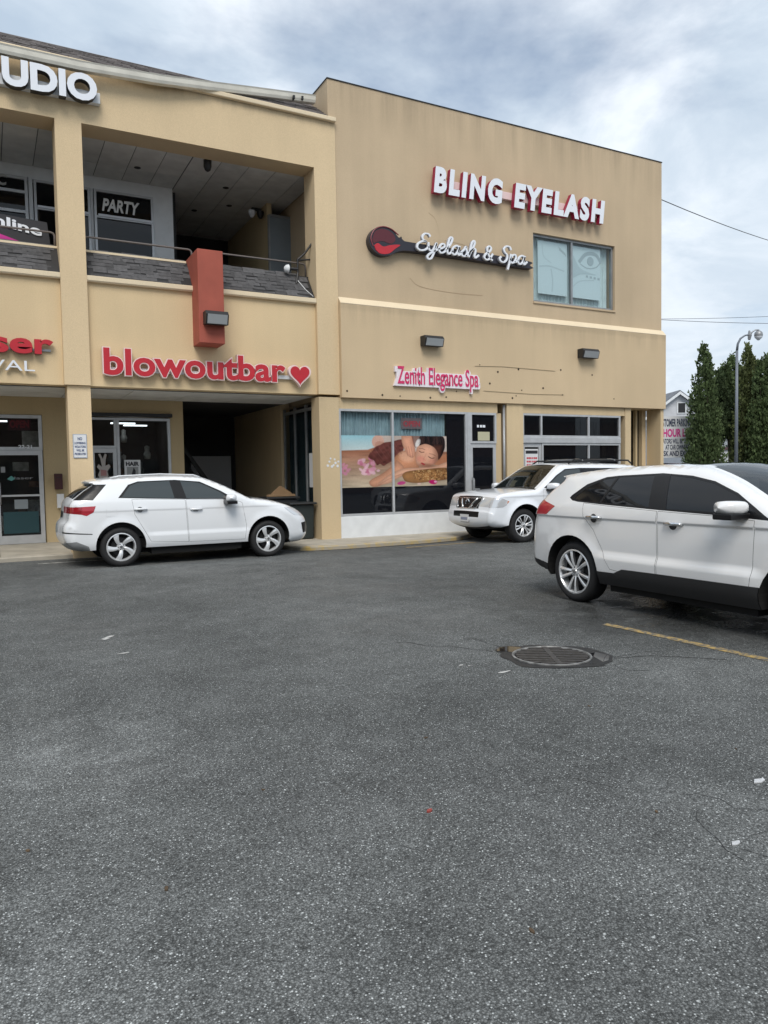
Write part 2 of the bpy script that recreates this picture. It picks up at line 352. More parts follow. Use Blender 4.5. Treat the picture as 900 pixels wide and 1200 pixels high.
# ------------------------------------------------------------------ ground
def asphalt():
    m, N, L, b = nodes('asphalt')
    geo = N.new('ShaderNodeNewGeometry'); P = geo.outputs['Position']
    def nz(scale, detail=4, rough=.55, mul=(1, 1, 1)):
        mp = N.new('ShaderNodeMapping'); mp.inputs['Scale'].default_value = mul; L.new(P, mp.inputs[0])
        n = N.new('ShaderNodeTexNoise'); n.inputs['Scale'].default_value = scale; n.inputs['Detail'].default_value = detail; n.inputs['Roughness'].default_value = rough
        L.new(mp.outputs[0], n.inputs['Vector']); return n.outputs[0]
    def mr(s, a, bb, c, d):
        q = N.new('ShaderNodeMapRange'); q.inputs[1].default_value = a; q.inputs[2].default_value = bb; q.inputs[3].default_value = c; q.inputs[4].default_value = d
        L.new(s, q.inputs[0]); return q.outputs[0]
    def op(o, a, bb):
        q = N.new('ShaderNodeMath'); q.operation = o
        for i, s in enumerate((a, bb)):
            if isinstance(s, (int, float)): q.inputs[i].default_value = s
            else: L.new(s, q.inputs[i])
        return q.outputs[0]
    def vor(scale, feat='F1'):
        n = N.new('ShaderNodeTexVoronoi'); n.feature = feat; n.inputs['Scale'].default_value = scale; L.new(P, n.inputs['Vector']); return n
    v1 = vor(140); v2 = vor(210); v3 = vor(70)
    def chan(v):
        s = N.new('ShaderNodeSeparateColor'); L.new(v.outputs['Color'], s.inputs[0]); return s.outputs
    st = mr(chan(v1)[0], 0, 1, .55, 1.45)                        # stone to stone
    lt = mr(chan(v1)[1], .90, .97, 0, 1)                         # light stones
    near = mr(v1.outputs['Distance'], .25, .6, 1, 0)
    lt = op('MULTIPLY', lt, near)
    lt2 = op('MULTIPLY', mr(chan(v3)[1], .955, .985, 0, 1), mr(v3.outputs['Distance'], .10, .34, 1, 0))
    big = mr(nz(.42, 6, .62), .32, .68, .76, 1.26); mid = mr(nz(2.6, 7, .72), .3, .7, .80, 1.22); fine = mr(nz(320, 2), .3, .7, .65, 1.35)
    val = op('MULTIPLY', op('MULTIPLY', op('MULTIPLY', st, big), mid), fine)
    val = op('MULTIPLY', val, mr(v1.outputs['Distance'], .28, .62, 1.15, .60)); val = op('MULTIPLY', val, .145)
    for (cx_, cy_, r0, r1_, k_) in ((.45, 4.5, .25, .95, .55), (.2, 2.4, .2, .8, .45), (2.95, 2.05, .1, .45, .4), (3.2, 12.6, .4, 2.4, .3)):
        q = N.new('ShaderNodeVectorMath'); q.operation = 'DISTANCE'; q.inputs[1].default_value = (cx_, cy_, 0); L.new(P, q.inputs[0])
        val = op('MULTIPLY', val, op('ADD', 1.0, op('MULTIPLY', op('MULTIPLY', mr(q.outputs['Value'], r0, r1_, 1, 0), mr(nz(3.1, 6, .7), .38, .6, .1, 1)), k_)))
    v4 = vor(33); lt3 = op('MULTIPLY', mr(chan(v4)[1], .955, .975, 0, 1), mr(v4.outputs['Distance'], .06, .26, 1, 0))
    lum = op('ADD', op('ADD', op('ADD', val, op('MULTIPLY', lt, .46)), op('MULTIPLY', lt2, .46)), op('MULTIPLY', lt3, .50))
    # damp patches: smoother where water lies
    damp0 = mr(nz(.35, 5, .65, (1, 1, 1)), .44, .64, 0, 1.25)
    dd = N.new('ShaderNodeVectorMath'); dd.operation = 'DISTANCE'; dd.inputs[1].default_value = (6.9, 5.6, 0); L.new(P, dd.inputs[0])
    pool = op('MULTIPLY', mr(dd.outputs['Value'], 1.3, 2.6, 1, 0), mr(nz(1.7, 5), .36, .52, .25, 1))
    damp = op('MAXIMUM', damp0, op('MULTIPLY', pool, 2.1))
    L.new(op('SUBTRACT', mr(nz(26, 3), .3, .7, .66, .86), op('MULTIPLY', damp, .24)), b.inputs['Roughness'])
    lum = op('MULTIPLY', lum, op('SUBTRACT', 1.0, op('MULTIPLY', pool, .55)))
    cc = N.new('ShaderNodeCombineColor')
    L.new(op('MULTIPLY', lum, .96), cc.inputs[0]); L.new(op('MULTIPLY', lum, 1.0), cc.inputs[1]); L.new(op('MULTIPLY', lum, .985), cc.inputs[2])
    L.new(cc.outputs[0], b.inputs['Base Color'])
    b.inputs['Specular IOR Level'].default_value = .06
    bp = N.new('ShaderNodeBump'); bp.inputs['Strength'].default_value = .75; bp.inputs['Distance'].default_value = .007
    hgt = op('ADD', op('MULTIPLY', v1.outputs['Distance'], -.7), op('MULTIPLY', nz(180, 3), .8))
    L.new(hgt, bp.inputs['Height']); L.new(bp.outputs[0], b.inputs['Normal'])
    return m
M_asph = asphalt()
MB().quad((-250, -250, 0), (250, -250, 0), (250, 250, 0), (-250, 250, 0)).build('parking_lot', M_asph, struct=True)
def worn(name, col, under, cut, scale=9):
    """paint that has worn through to the surface below in patches"""
    m, N, L, b = nodes(name); b.inputs['Roughness'].default_value = .65
    geo = N.new('ShaderNodeNewGeometry')
    n = N.new('ShaderNodeTexNoise'); n.inputs['Scale'].default_value = scale; n.inputs['Detail'].default_value = 8; n.inputs['Roughness'].default_value = .7
    L.new(geo.outputs['Position'], n.inputs['Vector'])
    r = N.new('ShaderNodeMapRange'); r.inputs[1].default_value = cut-.07; r.inputs[2].default_value = cut+.07; L.new(n.outputs[0], r.inputs[0])
    mx = N.new('ShaderNodeMixRGB'); L.new(r.outputs[0], mx.inputs[0]); mx.inputs[1].default_value = under+(1,); mx.inputs[2].default_value = col+(1,)
    L.new(mx.outputs[0], b.inputs['Base Color']); return m
M_yel = worn('worn_yellow_paint', (.42, .29, .10), (.11, .11, .105), .50, 17)
M_yelk = worn('worn_kerb_yellow', (.46, .33, .11), (.36, .32, .25), .55, 5)
M_wht = worn('worn_white_paint', (.52, .52, .50), (.10, .10, .10), .46, 12)
def strip(pts, w, z=.004):
    mb = MB(); P = [Vector((p[0], p[1], 0)) for p in pts]; row = []
    for i, p in enumerate(P):
        t = (P[min(i+1, len(P)-1)]-P[max(i-1, 0)]).normalized(); n = Vector((-t.y, t.x, 0)); ww = w*(.7+.6*random.random()) if w < .03 else w
        row.append((p+n*ww/2, p-n*ww/2))
    for i in range(len(P)-1):
        a, b = row[i], row[i+1]; mb.quad((a[1].x, a[1].y, z), (b[1].x, b[1].y, z), (b[0].x, b[0].y, z), (a[0].x, a[0].y, z))
    return mb
strip([(5.37, 5.5), (5.39, 5.2), (5.43, 3.8), (5.48, 2.2), (5.53, .5)], .095).build('parking_line', M_yel, struct=True)
strip([(2.1, 14.9), (1.4, 14.92), (.75, 14.95)], .10).build('white_line', M_wht, struct=True)
strip([(7.6, 13.42), (8.6, 13.47), (9.4, 13.5)], .11).build('yellow_line', M_yel, struct=True)
M_crack = simple('crack_dark', (.035, .035, .035), .95)  # flat dark tone of the pavement cracks
def crack(x0, y0, ang, L, w=.012, z=.003):
    pts = [(x0, y0)]; a = ang
    for i in range(int(L/.09)):
        a = ang+random.gauss(0, .45); pts.append((pts[-1][0]+.09*math.cos(a), pts[-1][1]+.09*math.sin(a)))
    return strip(pts, w, z)
MANH = (4.06, 4.76)
cr = MB()
for (x, y, a, l, w) in [(4.45, 4.45, -.75, .9, .010), (4.42, 4.5, -.25, .6, .007), (3.75, 5.15, 2.3, 1.0, .008), (3.9, 5.2, 2.0, .6, .007), (4.3, 4.3, -1.1, .4, .008), (2.9, 2.35, -1.2, .6, .0035), (2.75, 2.25, -2.2, .5, .0035), (2.62, 1.92, -1.0, .5, .003), (2.75, 1.98, -.4, .4, .003), (2.3, 2.9, -.9, .9, .003), (5.1, 9.6, 2.6, 1.6, .010), (6.4, 8.6, 2.3, 1.2, .010)]:
    q = crack(x, y, a, l, w, .003+.0002*random.random()); cr.add(q.v, q.f)
cr.build('pavement_crack', M_crack, struct=True)

# sidewalk slabs with a yellow kerb that swings out in front of the spa
kerb = [(-9, 15.62), (4.95, 15.62), (5.28, 15.5), (5.38, 15.2), (5.42, 14.5), (5.55, 14.16), (5.85, 14.0), (6.4, 13.93), (7.5, 13.95), (8.6, 14.0), (9.3, 14.12), (9.75, 14.35), (10.05, 14.65), (10.5, 14.8), (18.6, 14.86)]
def sidewalk():
    root = thing('sidewalk', 'x', 'x'); del root['label'], root['category']; root['kind'] = 'structure'
    poly = kerb+[(18.6, 22), (-9, 22)]
    inner = []
    K = [Vector((p[0], p[1])) for p in kerb]
    for i, p in enumerate(K):
        t = (K[min(i+1, len(K)-1)]-K[max(i-1, 0)]).normalized(); n = Vector((-t.y, t.x)); inner.append(p+n*.16)
    zt = lambda y: .082+max(0, min(y, 17.8)-15.65)*.042
    xs = [-9, -6.4, -4.1, -1.7, .15, 1.62, 3.1, 4.6, 5.75, 7.1, 8.6, 10.1, 12, 13.6, 15.2, 16.9, 18.6]
    for i in range(len(xs)-1):
        bm = bmesh.new(); vs = [bm.verts.new((p.x, p.y, 0)) for p in inner]+[bm.verts.new((18.6, 22, 0)), bm.verts.new((-9, 22, 0))]
        bm.faces.new(vs)
        for x, s in ((xs[i]+.006, -1), (xs[i+1]-.006, 1)):
            g = bm.verts[:]+bm.edges[:]+bm.faces[:]
            bmesh.ops.bisect_plane(bm, geom=g, plane_co=(x, 0, 0), plane_no=(s, 0, 0), clear_outer=True)
        for yy in (15.66, 17.8):
            bmesh.ops.bisect_plane(bm, geom=bm.verts[:]+bm.edges[:]+bm.faces[:], plane_co=(0, yy, 0), plane_no=(0, 1, 0))
        r = bmesh.ops.extrude_face_region(bm, geom=bm.faces[:])
        for v in [g for g in r['geom'] if isinstance(g, bmesh.types.BMVert)]: v.co.z = zt(v.co.y)
        bmesh.ops.recalc_face_normals(bm, faces=bm.faces[:])
        me = bpy.data.meshes.new('paving_slab'); bm.to_mesh(me); bm.free(); me.materials.append(M_concrete); link('paving_slab', me, root)
    mb = MB(); mb2 = MB(); n = len(K)
    for i in range(n-1):
        a, b = K[i], K[i+1]; c, d = inner[i], inner[i+1]; z = .088
        tgt = mb2 if i >= 5 else mb
        def q(*p): tgt.quad(*p)
        e = .02
        la = a+(c-a).normalized()*e; lb = b+(d-b).normalized()*e
        q((a.x, a.y, -.02), (b.x, b.y, -.02), (b.x, b.y, z-.02), (a.x, a.y, z-.02)); q((a.x, a.y, z-.02), (b.x, b.y, z-.02), (lb.x, lb.y, z), (la.x, la.y, z))
        q((la.x, la.y, z), (lb.x, lb.y, z), (d.x, d.y, z), (c.x, c.y, z)); q((c.x, c.y, z), (d.x, d.y, z), (d.x, d.y, 0), (c.x, c.y, 0))
    dirt = strip([(a[0]+(.0), a[1]-.035-.02*random.random()) for a in kerb[5:14]], .085, .0052); dirt.build('gutter_dirt', worn('gutter_grime', (.030, .024, .016), (.085, .085, .083), .47, 11), struct=True)
    mb.build('kerb', M_concrete, root); mb2.build('kerb', M_yelk, root)
sidewalk()
# ------------------------------------------------------------------ the building
B = thing('retail_building', 'two storey tan stucco shopping building with open balcony, shingled parapet and corner block', 'building')
XL = -8.0
# left wing: frame of beam and columns at Y 15.5
mb = MB(); wall(mb, (XL, 7.12), (3.34, 9.33), 15.5, 16.1, [(-3.41, 1.36, 3.2, 8.29), (1.83, 6.60, 3.2, 8.29), (XL, -3.88, 3.2, 8.29)])
mb.build('frame_wall', M_frame, B)
for x0, x1 in ((-3.84, -3.43), (1.41, 1.83), (6.58, 7.06)):
    y0 = 15.56 if x0 < 6 else 15.45
    box('column', M_frame if x0 < 6 else M_low, B, x0, x1, y0, 15.9 if x0 > 6 else 16.02, 0, 3.335 if x0 < 6 else 3.272)
for x0, x1 in ((-3.41, 1.36), (1.83, 6.60)):
    box('fascia', M_left, B, x0+.002, x1-.002, 15.60, 15.90, 3.34, 5.335)
    MB().prism([(15.53, 5.335), (15.51, 5.36), (15.51, 5.44), (15.545, 5.455), (15.9, 5.455), (15.9, 5.335)], 'x', x0+.003, x1-.003).build('trim_band', M_trim, B)
    MB().prism([(15.58, 5.44), (15.97, 6.0), (16.12, 6.0), (16.12, 5.44)], 'x', x0+.004, x1-.004).build('parapet', M_darkm, B)
    if x1 < 6: box('coping', M_trim, B, x0+.004, x1-.004, 15.93, 16.16, 6.003, 6.045)
box('coping', M_trim, B, 1.834, 3.84, 15.93, 16.16, 6.003, 6.045)
box('coping', M_darkm, B, 4.40, 6.596, 15.95, 16.16, 6.003, 6.022)
# shingled apron: every tab its own piece
def shingle_meshes():
    out = []
    for k in range(4):
        w = .25; t = .008+.003*k
        me = MB().box(-w/2, w/2, 0, .17, -.002, t).build('shingle', M_shing); C.objects.unlink(me); out.append(me)
    return out
SH = shingle_meshes()
ap = MB().prism([(15.572, 5.452), (15.962, 6.005), (15.952, 6.012), (15.562, 5.459)], 'x', -3.40, 6.58).build('shingle_apron', M_black, B)
sl = math.atan2(.56, .39); dirv = Vector((0, math.cos(sl), math.sin(sl))); nrm = Vector((0, -math.sin(sl), math.cos(sl)))
nrow = 7; expo = .683/nrow
for r in range(nrow):
    x = -.55+(.15 if r % 2 else 0)+random.uniform(-.03, .03)
    while x < 6.50:
        if not (1.22 < x < 1.97) and not (3.78 < x < 4.46) and x < 6.45:
            p = Vector((x, 15.574, 5.458))+dirv*(r*expo)+nrm*(.004+.002*random.random())
            inst(random.choice(SH), p, ap, (sl-.06+random.uniform(-.02, .02), 0, random.uniform(-.01, .01)))
        x += random.uniform(.235, .27)
# red pier through the parapet
MB().box(3.86, 4.38, 15.08, 16.1, 4.23, 6.09).build('red_pier', M_red, B, bevel=.012)
# railings over the parapet
def rail(xa, xb):
    y = 16.05; z = 6.33
    pts = [(xa, y, 6.0)]+[(xa+.07*(1-math.cos(a)), y, z-.07+.07*math.sin(a)) for a in (0, .5, 1.0, 1.57)]
    pts += [(xb-.07*(1-math.cos(a)), y, z-.07+.07*math.sin(a)) for a in (1.57, 1.0, .5, 0)]+[(xb, y, 6.0)]
    MB().tube(pts, .021, 8).build('railing', M_rail, B, smooth=True)
rail(1.86, 3.99); rail(4.20, 6.57); rail(-3.3, 1.33)
# ceilings made of separate panels in a dark grid
def ceiling(x0, x1, y0, y1, z, tx, ty, xoff=0):
    g = box('soffit', M_grid, B, x0, x1, y0, y1, z+.016, z+.05)
    base = MB().box(0, tx-.016, 0, ty-.012, 0, .014).build('ceiling_panel', M_tile, g)
    first = True; x = x0+xoff
    while x < x1-.05:
        y = y0
        while y < y1-.05:
            w, d = min(tx, x1-x), min(ty, y1-y)
            o = base if first else inst(base, (0, 0, 0), g)
            first = False
            o.location = (x+.008, y+.006, z+random.uniform(0, .003)); o.scale = ((w-.016)/(tx-.016), (d-.012)/(ty-.012), 1)
            y += ty
        x += tx
ceiling(-3.4, 6.62, 15.915, 17.75, 3.31, 1.22, .92)
ceiling(-3.4, 4.10, 16.11, 18.09, 8.30, .61, 1.22, .25)
ceiling(4.11, 6.95, 16.11, 21.4, 8.30, .61, 1.22, 0)
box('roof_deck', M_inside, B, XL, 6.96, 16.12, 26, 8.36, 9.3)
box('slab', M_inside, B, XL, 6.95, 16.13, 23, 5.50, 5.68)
# upper storey shop behind the balcony
mb = MB(); wall(mb, (-3.4, 4.09), (5.69, 8.355), 18.1, 18.3, [(-.25, 1.02, 5.69, 8.06), (1.10, 2.27, 5.72, 8.03), (2.33, 3.64, 5.72, 8.03)])
mb.build('shop_front_wall', M_white, B)
def glazing(name, x0, x1, z0, z1, y, fr, gl, w=.05, mull=(), trans=(), panes=True, dep=.07):
    """metal frame with uprights and transoms, each pane its own piece"""
    mb = MB(); xs = [x0]+list(mull)+[x1]; zs = [z0]+list(trans)+[z1]
    for i, x in enumerate(xs):
        a, b = (x, x+w) if i == 0 else ((x-w, x) if i == len(xs)-1 else (x-w/2, x+w/2)); mb.box(a, b, y-dep, y+.02, z0, z1)
    for i, z in enumerate(zs):
        a, b = (z, z+w) if i == 0 else ((z-w, z) if i == len(zs)-1 else (z-w/2, z+w/2)); mb.box(x0+.001, x1-.001, y-dep+.003, y+.017, a, b)
    f = mb.build(name, fr, B)
    if panes:
        for i in range(len(xs)-1):
            for j in range(len(zs)-1):
                MB().box(xs[i]+.004, xs[i+1]-.004, y-.022, y-.014, zs[j]+.004, zs[j+1]-.004).build('pane', gl, f)
    return f
M_darkglass = glassy('dark_shop_glass', (.006, .007, .009), .82)
glazing('window', -.22, 1.0, 5.72, 8.04, 18.12, M_alu, M_darkglass, .06, trans=(7.30, 7.72))
glazing('window', 1.12, 2.26, 5.72, 8.02, 18.12, M_alu, M_darkglass, .05, mull=(), trans=(7.42,))
glazing('window', 2.34, 3.63, 5.72, 8.02, 18.12, M_alu, M_darkglass, .05, trans=(7.42,))
box('bar', M_whiteL, B, 2.42, 3.60, 18.03, 18.05, 7.43, 7.475); box('bar', M_whiteL, B, 1.18, 2.22, 18.03, 18.05, 7.43, 7.475)
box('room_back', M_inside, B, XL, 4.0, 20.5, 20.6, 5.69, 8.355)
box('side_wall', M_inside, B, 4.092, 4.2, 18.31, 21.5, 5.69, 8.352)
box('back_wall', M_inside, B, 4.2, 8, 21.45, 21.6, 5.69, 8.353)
box('corridor_wall', M_rec, B, 6.38, 6.5, 18.02, 21.44, 5.69, 8.354)
d = box('door', M_door, B, 6.43, 7.3, 17.96, 18.02, 5.69, 7.96)
MB().box(6.385, 6.43, 17.95, 18.02, 5.69, 8.0).box(6.43, 7.3, 17.95, 18.02, 7.965, 8.02).build('door_frame', M_steel, d)
# roof above the beam
box('cornice', M_trim, B, XL, 7.12, 15.41, 15.56, 9.335, 9.43, bevel=.015)
MB().prism([(15.47, 9.432), (16.5, 10.16), (19.5, 10.16), (19.5, 9.35), (15.6, 9.35)], 'x', XL, 6.955).build('roof', M_roofs, B)
mb = MB(); L = math.hypot(1.03, .728); u = Vector((0, 1.03/L, .728/L)); n = Vector((0, -.728/L, 1.03/L))
for r in range(8):
    x = -1.2+(.16 if r % 2 else 0)
    while x < 6.8:
        w = random.uniform(.24, .33); a = Vector((x, 15.47, 9.434))+u*(r*.145); t = random.uniform(.012, .024); e = min(x+w-.01, 6.95)
        A = a+n*t; Bv = a+u*.18+n*.006
        mb.quad((x, A.y, A.z), (e, A.y, A.z), (e, Bv.y, Bv.z), (x, Bv.y, Bv.z)); mb.quad((x, a.y, a.z), (e, a.y, a.z), (e, A.y, A.z), (x, A.y, A.z)); x += w
mb.build('roof_shingle', M_roofs, B, kind='stuff')
# gutter that has come loose and climbs over the roof edge to the right
def gutter():
    g = MB(); prof = [(0, 0), (-.11, 0), (-.135, .05), (-.15, .125), (-.165, .15), (-.15, .155), (-.13, .06), (-.10, .015), (-.012, .015), (-.012, .16), (0, .16)]
    st = [(-8, 15.36, 9.13), (.49, 15.36, 9.14), (1.8, 15.36, 9.15), (3.26, 15.38, 9.24), (4.25, 15.47, 9.375), (5.33, 15.67, 9.585), (6.79, 15.9, 9.84)]
    n = len(prof); base = len(g.v)
    for x, y, z in st:
        for a, b in prof: g.v.append((x, y+a, z+b))
    for i in range(len(st)-1):
        for k in range(n):
            g.f.append((base+i*n+k, base+(i+1)*n+k, base+(i+1)*n+(k+1) % n, base+i*n+(k+1) % n)); g.m.append(0)
    g.f.append(tuple(range(base+(len(st)-1)*n, base+len(st)*n))); g.m.append(0)
    g.build('gutter', M_gutter, B)
    MB().box(6.2, 6.24, 15.62, 15.74, 9.74, 9.81).build('gutter_bracket', M_darkm, B); MB().box(6.42, 6.46, 15.67, 15.79, 9.79, 9.86).build('gutter_bracket', M_darkm, B)
gutter()
# corner block
mb = MB(); wall(mb, (6.97, 17.39), (5.52, 10.29), 15.53, 15.85, [(12.71, 15.57, 5.95, 7.71)]); mb.build('upper_wall', M_block, B)
box('side_wall', M_block, B, 6.97, 7.25, 15.852, 26, 3.3, 10.29); box('side_wall', M_block, B, 17.12, 17.39, 15.852, 26, 3.28, 10.29)
box('roof_deck', M_inside, B, 7.2, 17.2, 15.8, 26, 9.9, 10.0)
MB().box(6.955, 17.405, 15.515, 15.60, 10.291, 10.312).build('parapet_flashing', M_darkm, B)
box('parapet_flashing', M_darkm, B, 6.955, 7.03, 15.602, 26, 10.291, 10.312)
MB().prism([(15.40, 3.275), (15.40, 5.375), (15.535, 5.525), (15.85, 5.525), (15.85, 3.275)], 'x', 7.125, 17.43).build('lower_band', M_band, B)
MB().prism([(15.399, 5.372), (15.393, 5.385), (15.532, 5.541), (15.54, 5.53)], 'x', 7.13, 17.432).build('ledge', M_trim, B)
# faint trowelled patch lines where older signs hung
M_hair = simple('crack_brown', (.37, .265, .165), .9)
for pts in ([(9.55, 7.75), (9.75, 7.6), (9.85, 7.2), (9.75, 6.9), (9.4, 6.75)], [(9.0, 6.15), (9.3, 5.98), (10.2, 5.92), (11.1, 5.94)], [(10.0, 7.15), (10.5, 7.12), (10.9, 7.05)]):
    P = smooth_path(pts, 6); mb = MB()
    for i in range(len(P)-1):
        a, b = P[i], P[i+1]; mb.add([(a[0], 15.527, a[1]-.007), (b[0], 15.527, b[1]-.007), (b[0], 15.527, b[1]+.007), (a[0], 15.527, a[1]+.007)], [(0, 1, 2, 3)])
    mb.build('hairline_crack', M_hair, B)
# bolts and holes left in the band
mb = MB()
hol = [(7.25, 3.42), (8.15, 3.36), (8.62, 3.35), (9.45, 3.34), (9.9, 3.37), (11.9, 3.41), (12.02, 3.47), (12.2, 3.62), (10.9, 4.2), (11.45, 4.05), (12.1, 4.15), (13.5, 4.2), (13.55, 3.55), (12.9, 3.7), (11.2, 3.75), (14.6, 4.12), (10.2, 3.52), (15.4, 3.5)]
for x, z in hol:
    r = random.uniform(.014, .03); mb.lathe([(0, 15.392), (r, 15.394), (r, 15.41)], 8, (x, 0, z), 'y')
mb.build('bolt_hole', simple('rusty_hole', (.045, .03, .02), .9), B, kind='stuff')
# thin traces of removed sign panel: raised conduit lines
MB().tube([(10.75, 15.393, 4.16), (11.6, 15.393, 4.19), (13.3, 15.393, 4.16)], .006, 5).tube([(11.0, 15.393, 3.56), (12.6, 15.393, 3.53), (13.6, 15.393, 3.55)], .006, 5).build('wire_trace', simple('old_caulk', (.34, .27, .17), .9), B)
# upper window of the block
f = glazing('window', 12.72, 15.56, 5.955, 7.705, 15.66, M_steel, M_glassl, .055, mull=(14.08,), dep=.06)
box('sill', M_block, B, 12.70, 15.58, 15.50, 15.62, 5.90, 5.948)
def curtain(name, x0, x1, z0, z1, y, mat, pitch=.07, amp=.022, parent=None):
    mb = MB(); n = max(6, int((x1-x0)/pitch)*6); pr = None
    for i in range(n+1):
        x = x0+(x1-x0)*i/n; ph = 2*PI*(x-x0)/pitch+.9*math.sin(x*5.1)+.6*math.sin(x*11.7); yy = y+amp*math.sin(ph)+amp*.4*math.sin(ph*2.3)
        cu = ((x, yy, z0), (x, yy+.004*math.sin(x*30), z1))
        if pr: mb.quad(pr[0], cu[0], cu[1], pr[1])
        pr = cu
    return mb.build(name, mat, parent or B, smooth=True)
curtain('curtain', 12.74, 15.54, 5.97, 7.69, 15.80, M_sheer, .12, .02)
box('room_back', M_inside, B, 12.5, 15.8, 17.5, 17.6, 5.6, 8)
# ground floor, left shop
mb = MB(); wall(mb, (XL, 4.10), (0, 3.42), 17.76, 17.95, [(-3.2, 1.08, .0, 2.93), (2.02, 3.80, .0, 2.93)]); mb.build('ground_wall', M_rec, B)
f = glazing('window', -3.18, 1.07, 2.17, 2.92, 17.80, M_alu, M_glass, .07, mull=(-1.6, .05))
f = glazing('window', -3.18, -.05, .20, 2.165, 17.80, M_alu, M_glass, .06, mull=(-1.6,))
def glass_door(x0, x1, z0, z1, y, hx, gl=None, fr=None, mid=None):
    fr = fr or M_alu; w = .085; mb = MB()
    mb.box(x0, x0+w, y-.06, y, z0, z1).box(x1-w, x1, y-.06, y, z0, z1).box(x0+.001, x1-.001, y-.058, y-.002, z1-.10, z1-.001).box(x0+.001, x1-.001, y-.058, y-.002, z0, z0+.18)
    d = mb.build('door', fr, B); MB().box(x0+w-.01, x1-w+.01, y-.034, y-.026, z0+.17, z1-.09).build('pane', gl or M_glass, d)
    MB().tube([(hx, y-.07, z0+.85), (hx, y-.13, z0+.87), (hx, y-.13, z0+1.28), (hx, y-.07, z0+1.30)], .014, 8).build('handle', M_steel, d, smooth=True)
    if mid: MB().box(x0+w, x1-w, y-.075, y-.035, z0+mid-.02, z0+mid+.02).build('push_bar', fr, d)
    return d
glass_door(.13, 1.06, .175, 2.165, 17.76, .22, mid=1.03)
box('door_post', M_alu, B, -.045, .125, 17.66, 17.78, .15, 2.166)
M_roomw = simple('shop_wall', (.16, .15, .14), .9, noise=.4, nscale=1.3)
for x0, x1, y1 in ((-3.2, 1.9, 22.0), (2.0, 4.0, 20.5)):
    MB().box(x0, x1, y1, y1+.05, 0, 3.1).box(x0-.05, x0, 17.96, y1, 0, 3.1).box(x1, x1+.05, 17.96, y1, 0, 3.1).box(x0, x1, 17.96, y1, 3.05, 3.1).build('room', M_roomw, B)
for x, y in ((.15, 18.6), (.0, 19.3), (-.1, 20.2), (2.9, 18.7), (3.3, 19.4)):
    box('ceiling_light', M_tube, B, x-.28, x+.28, y, y+.06, 2.83, 2.86)
# goods and posters seen dimly through the hair shop glass
M_goods = [simple('shop_goods_grey', (.40, .40, .40), .7, noise=.4, nscale=9), simple('shop_goods_brown', (.30, .17, .12), .7, noise=.4, nscale=9), simple('shop_goods_pale', (.75, .74, .70), .7, noise=.3, nscale=9)]
for i in range(26):
    x = random.uniform(2.1, 3.6); z = random.uniform(.3, 2.6); y = random.uniform(18.3, 20.0)
    MB().lathe([(0, z), (.07, z+.01), (.09, z+.12), (.05, z+.2), (.06, z+.3), (0, z+.34)], 8, (x, y, 0), 'z').build('shop_stock', random.choice(M_goods), B, smooth=True)
for i in range(14):
    x = random.uniform(-1.5, 1.0); z = random.uniform(.2, 2.2); y = random.uniform(18.6, 21.0)
    box('shop_stock', random.choice(M_goods), B, x, x+random.uniform(.15, .5), y, y+.1, z, z+random.uniform(.1, .5))
# hair shop front
glazing('window', 2.60, 3.79, .16, 2.90, 17.80, M_alu, M_glass, .06); glazing('window', 2.03, 2.595, 2.22, 2.898, 17.80, M_alu, M_glass, .05); glass_door(2.035, 2.592, .16, 2.215, 17.805, 2.10)
box('shutter_box', M_darkm, B, 2.0, 3.82, 17.60, 17.70, 2.92, 3.0)
# dark passage behind the parked car
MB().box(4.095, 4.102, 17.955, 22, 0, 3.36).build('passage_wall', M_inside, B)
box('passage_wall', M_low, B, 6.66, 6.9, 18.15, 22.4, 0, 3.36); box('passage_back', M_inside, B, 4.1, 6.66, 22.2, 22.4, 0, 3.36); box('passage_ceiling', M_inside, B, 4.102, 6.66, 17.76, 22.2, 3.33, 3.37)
d = box('door', simple('pale_grey_door', (.52, .53, .54), .6), B, 5.3, 6.5, 22.12, 22.19, .1, 2.15); box('handle', M_darkm, d, 6.3, 6.42, 22.04, 22.11, 1.0, 1.06)
MB().prism([(4.5, 2.6), (4.62, 2.6), (6.05, .55), (6.05, .36)], 'y', 20.6, 20.68).build('stair_stringer', M_black, B)
MB().prism([(4.12, 2.55), (4.45, 2.55), (5.9, .36), (4.12, .36)], 'y', 20.75, 20.80).build('stair_side', M_inside, B)
# glazed return of the spa facing the passage
def side_glass():
    mb = MB(); x = 6.74
    for y in (15.92, 16.62, 17.35, 18.08): mb.box(x-.03, x+.03, y-.03, y+.03, .1, 3.2)
    mb.box(x-.028, x+.028, 15.92, 18.08, 3.05, 3.12).box(x-.028, x+.028, 15.92, 18.08, .32, .40)
    f = mb.build('window', M_steel, B)
    for a, b in ((15.95, 16.59), (16.65, 17.32), (17.38, 18.05)): MB().box(x-.006, x+.006, a, b, .4, 3.05).build('pane', M_glass, f)
    for y in (16.3, 17.0, 17.7): pass
    n = 60; m2 = MB(); pr = None
    for i in range(n+1):
        y = 15.95+2.1*i/n; cu = ((x+.12+.025*math.sin(i*1.9), y, .45), (x+.12+.025*math.sin(i*1.9), y, 3.02))
        if pr: m2.quad(pr[0], cu[0], cu[1], pr[1])
        pr = cu
    m2.build('curtain', simple('dark_teal_curtain', (.06, .10, .12), .9), f, smooth=True)
side_glass()
MB().tube([(6.63, 17.85, .5), (6.63, 17.80, 1.05), (6.63, 17.85, 1.3)], .012, 6).build('door_pull', M_steel, B)
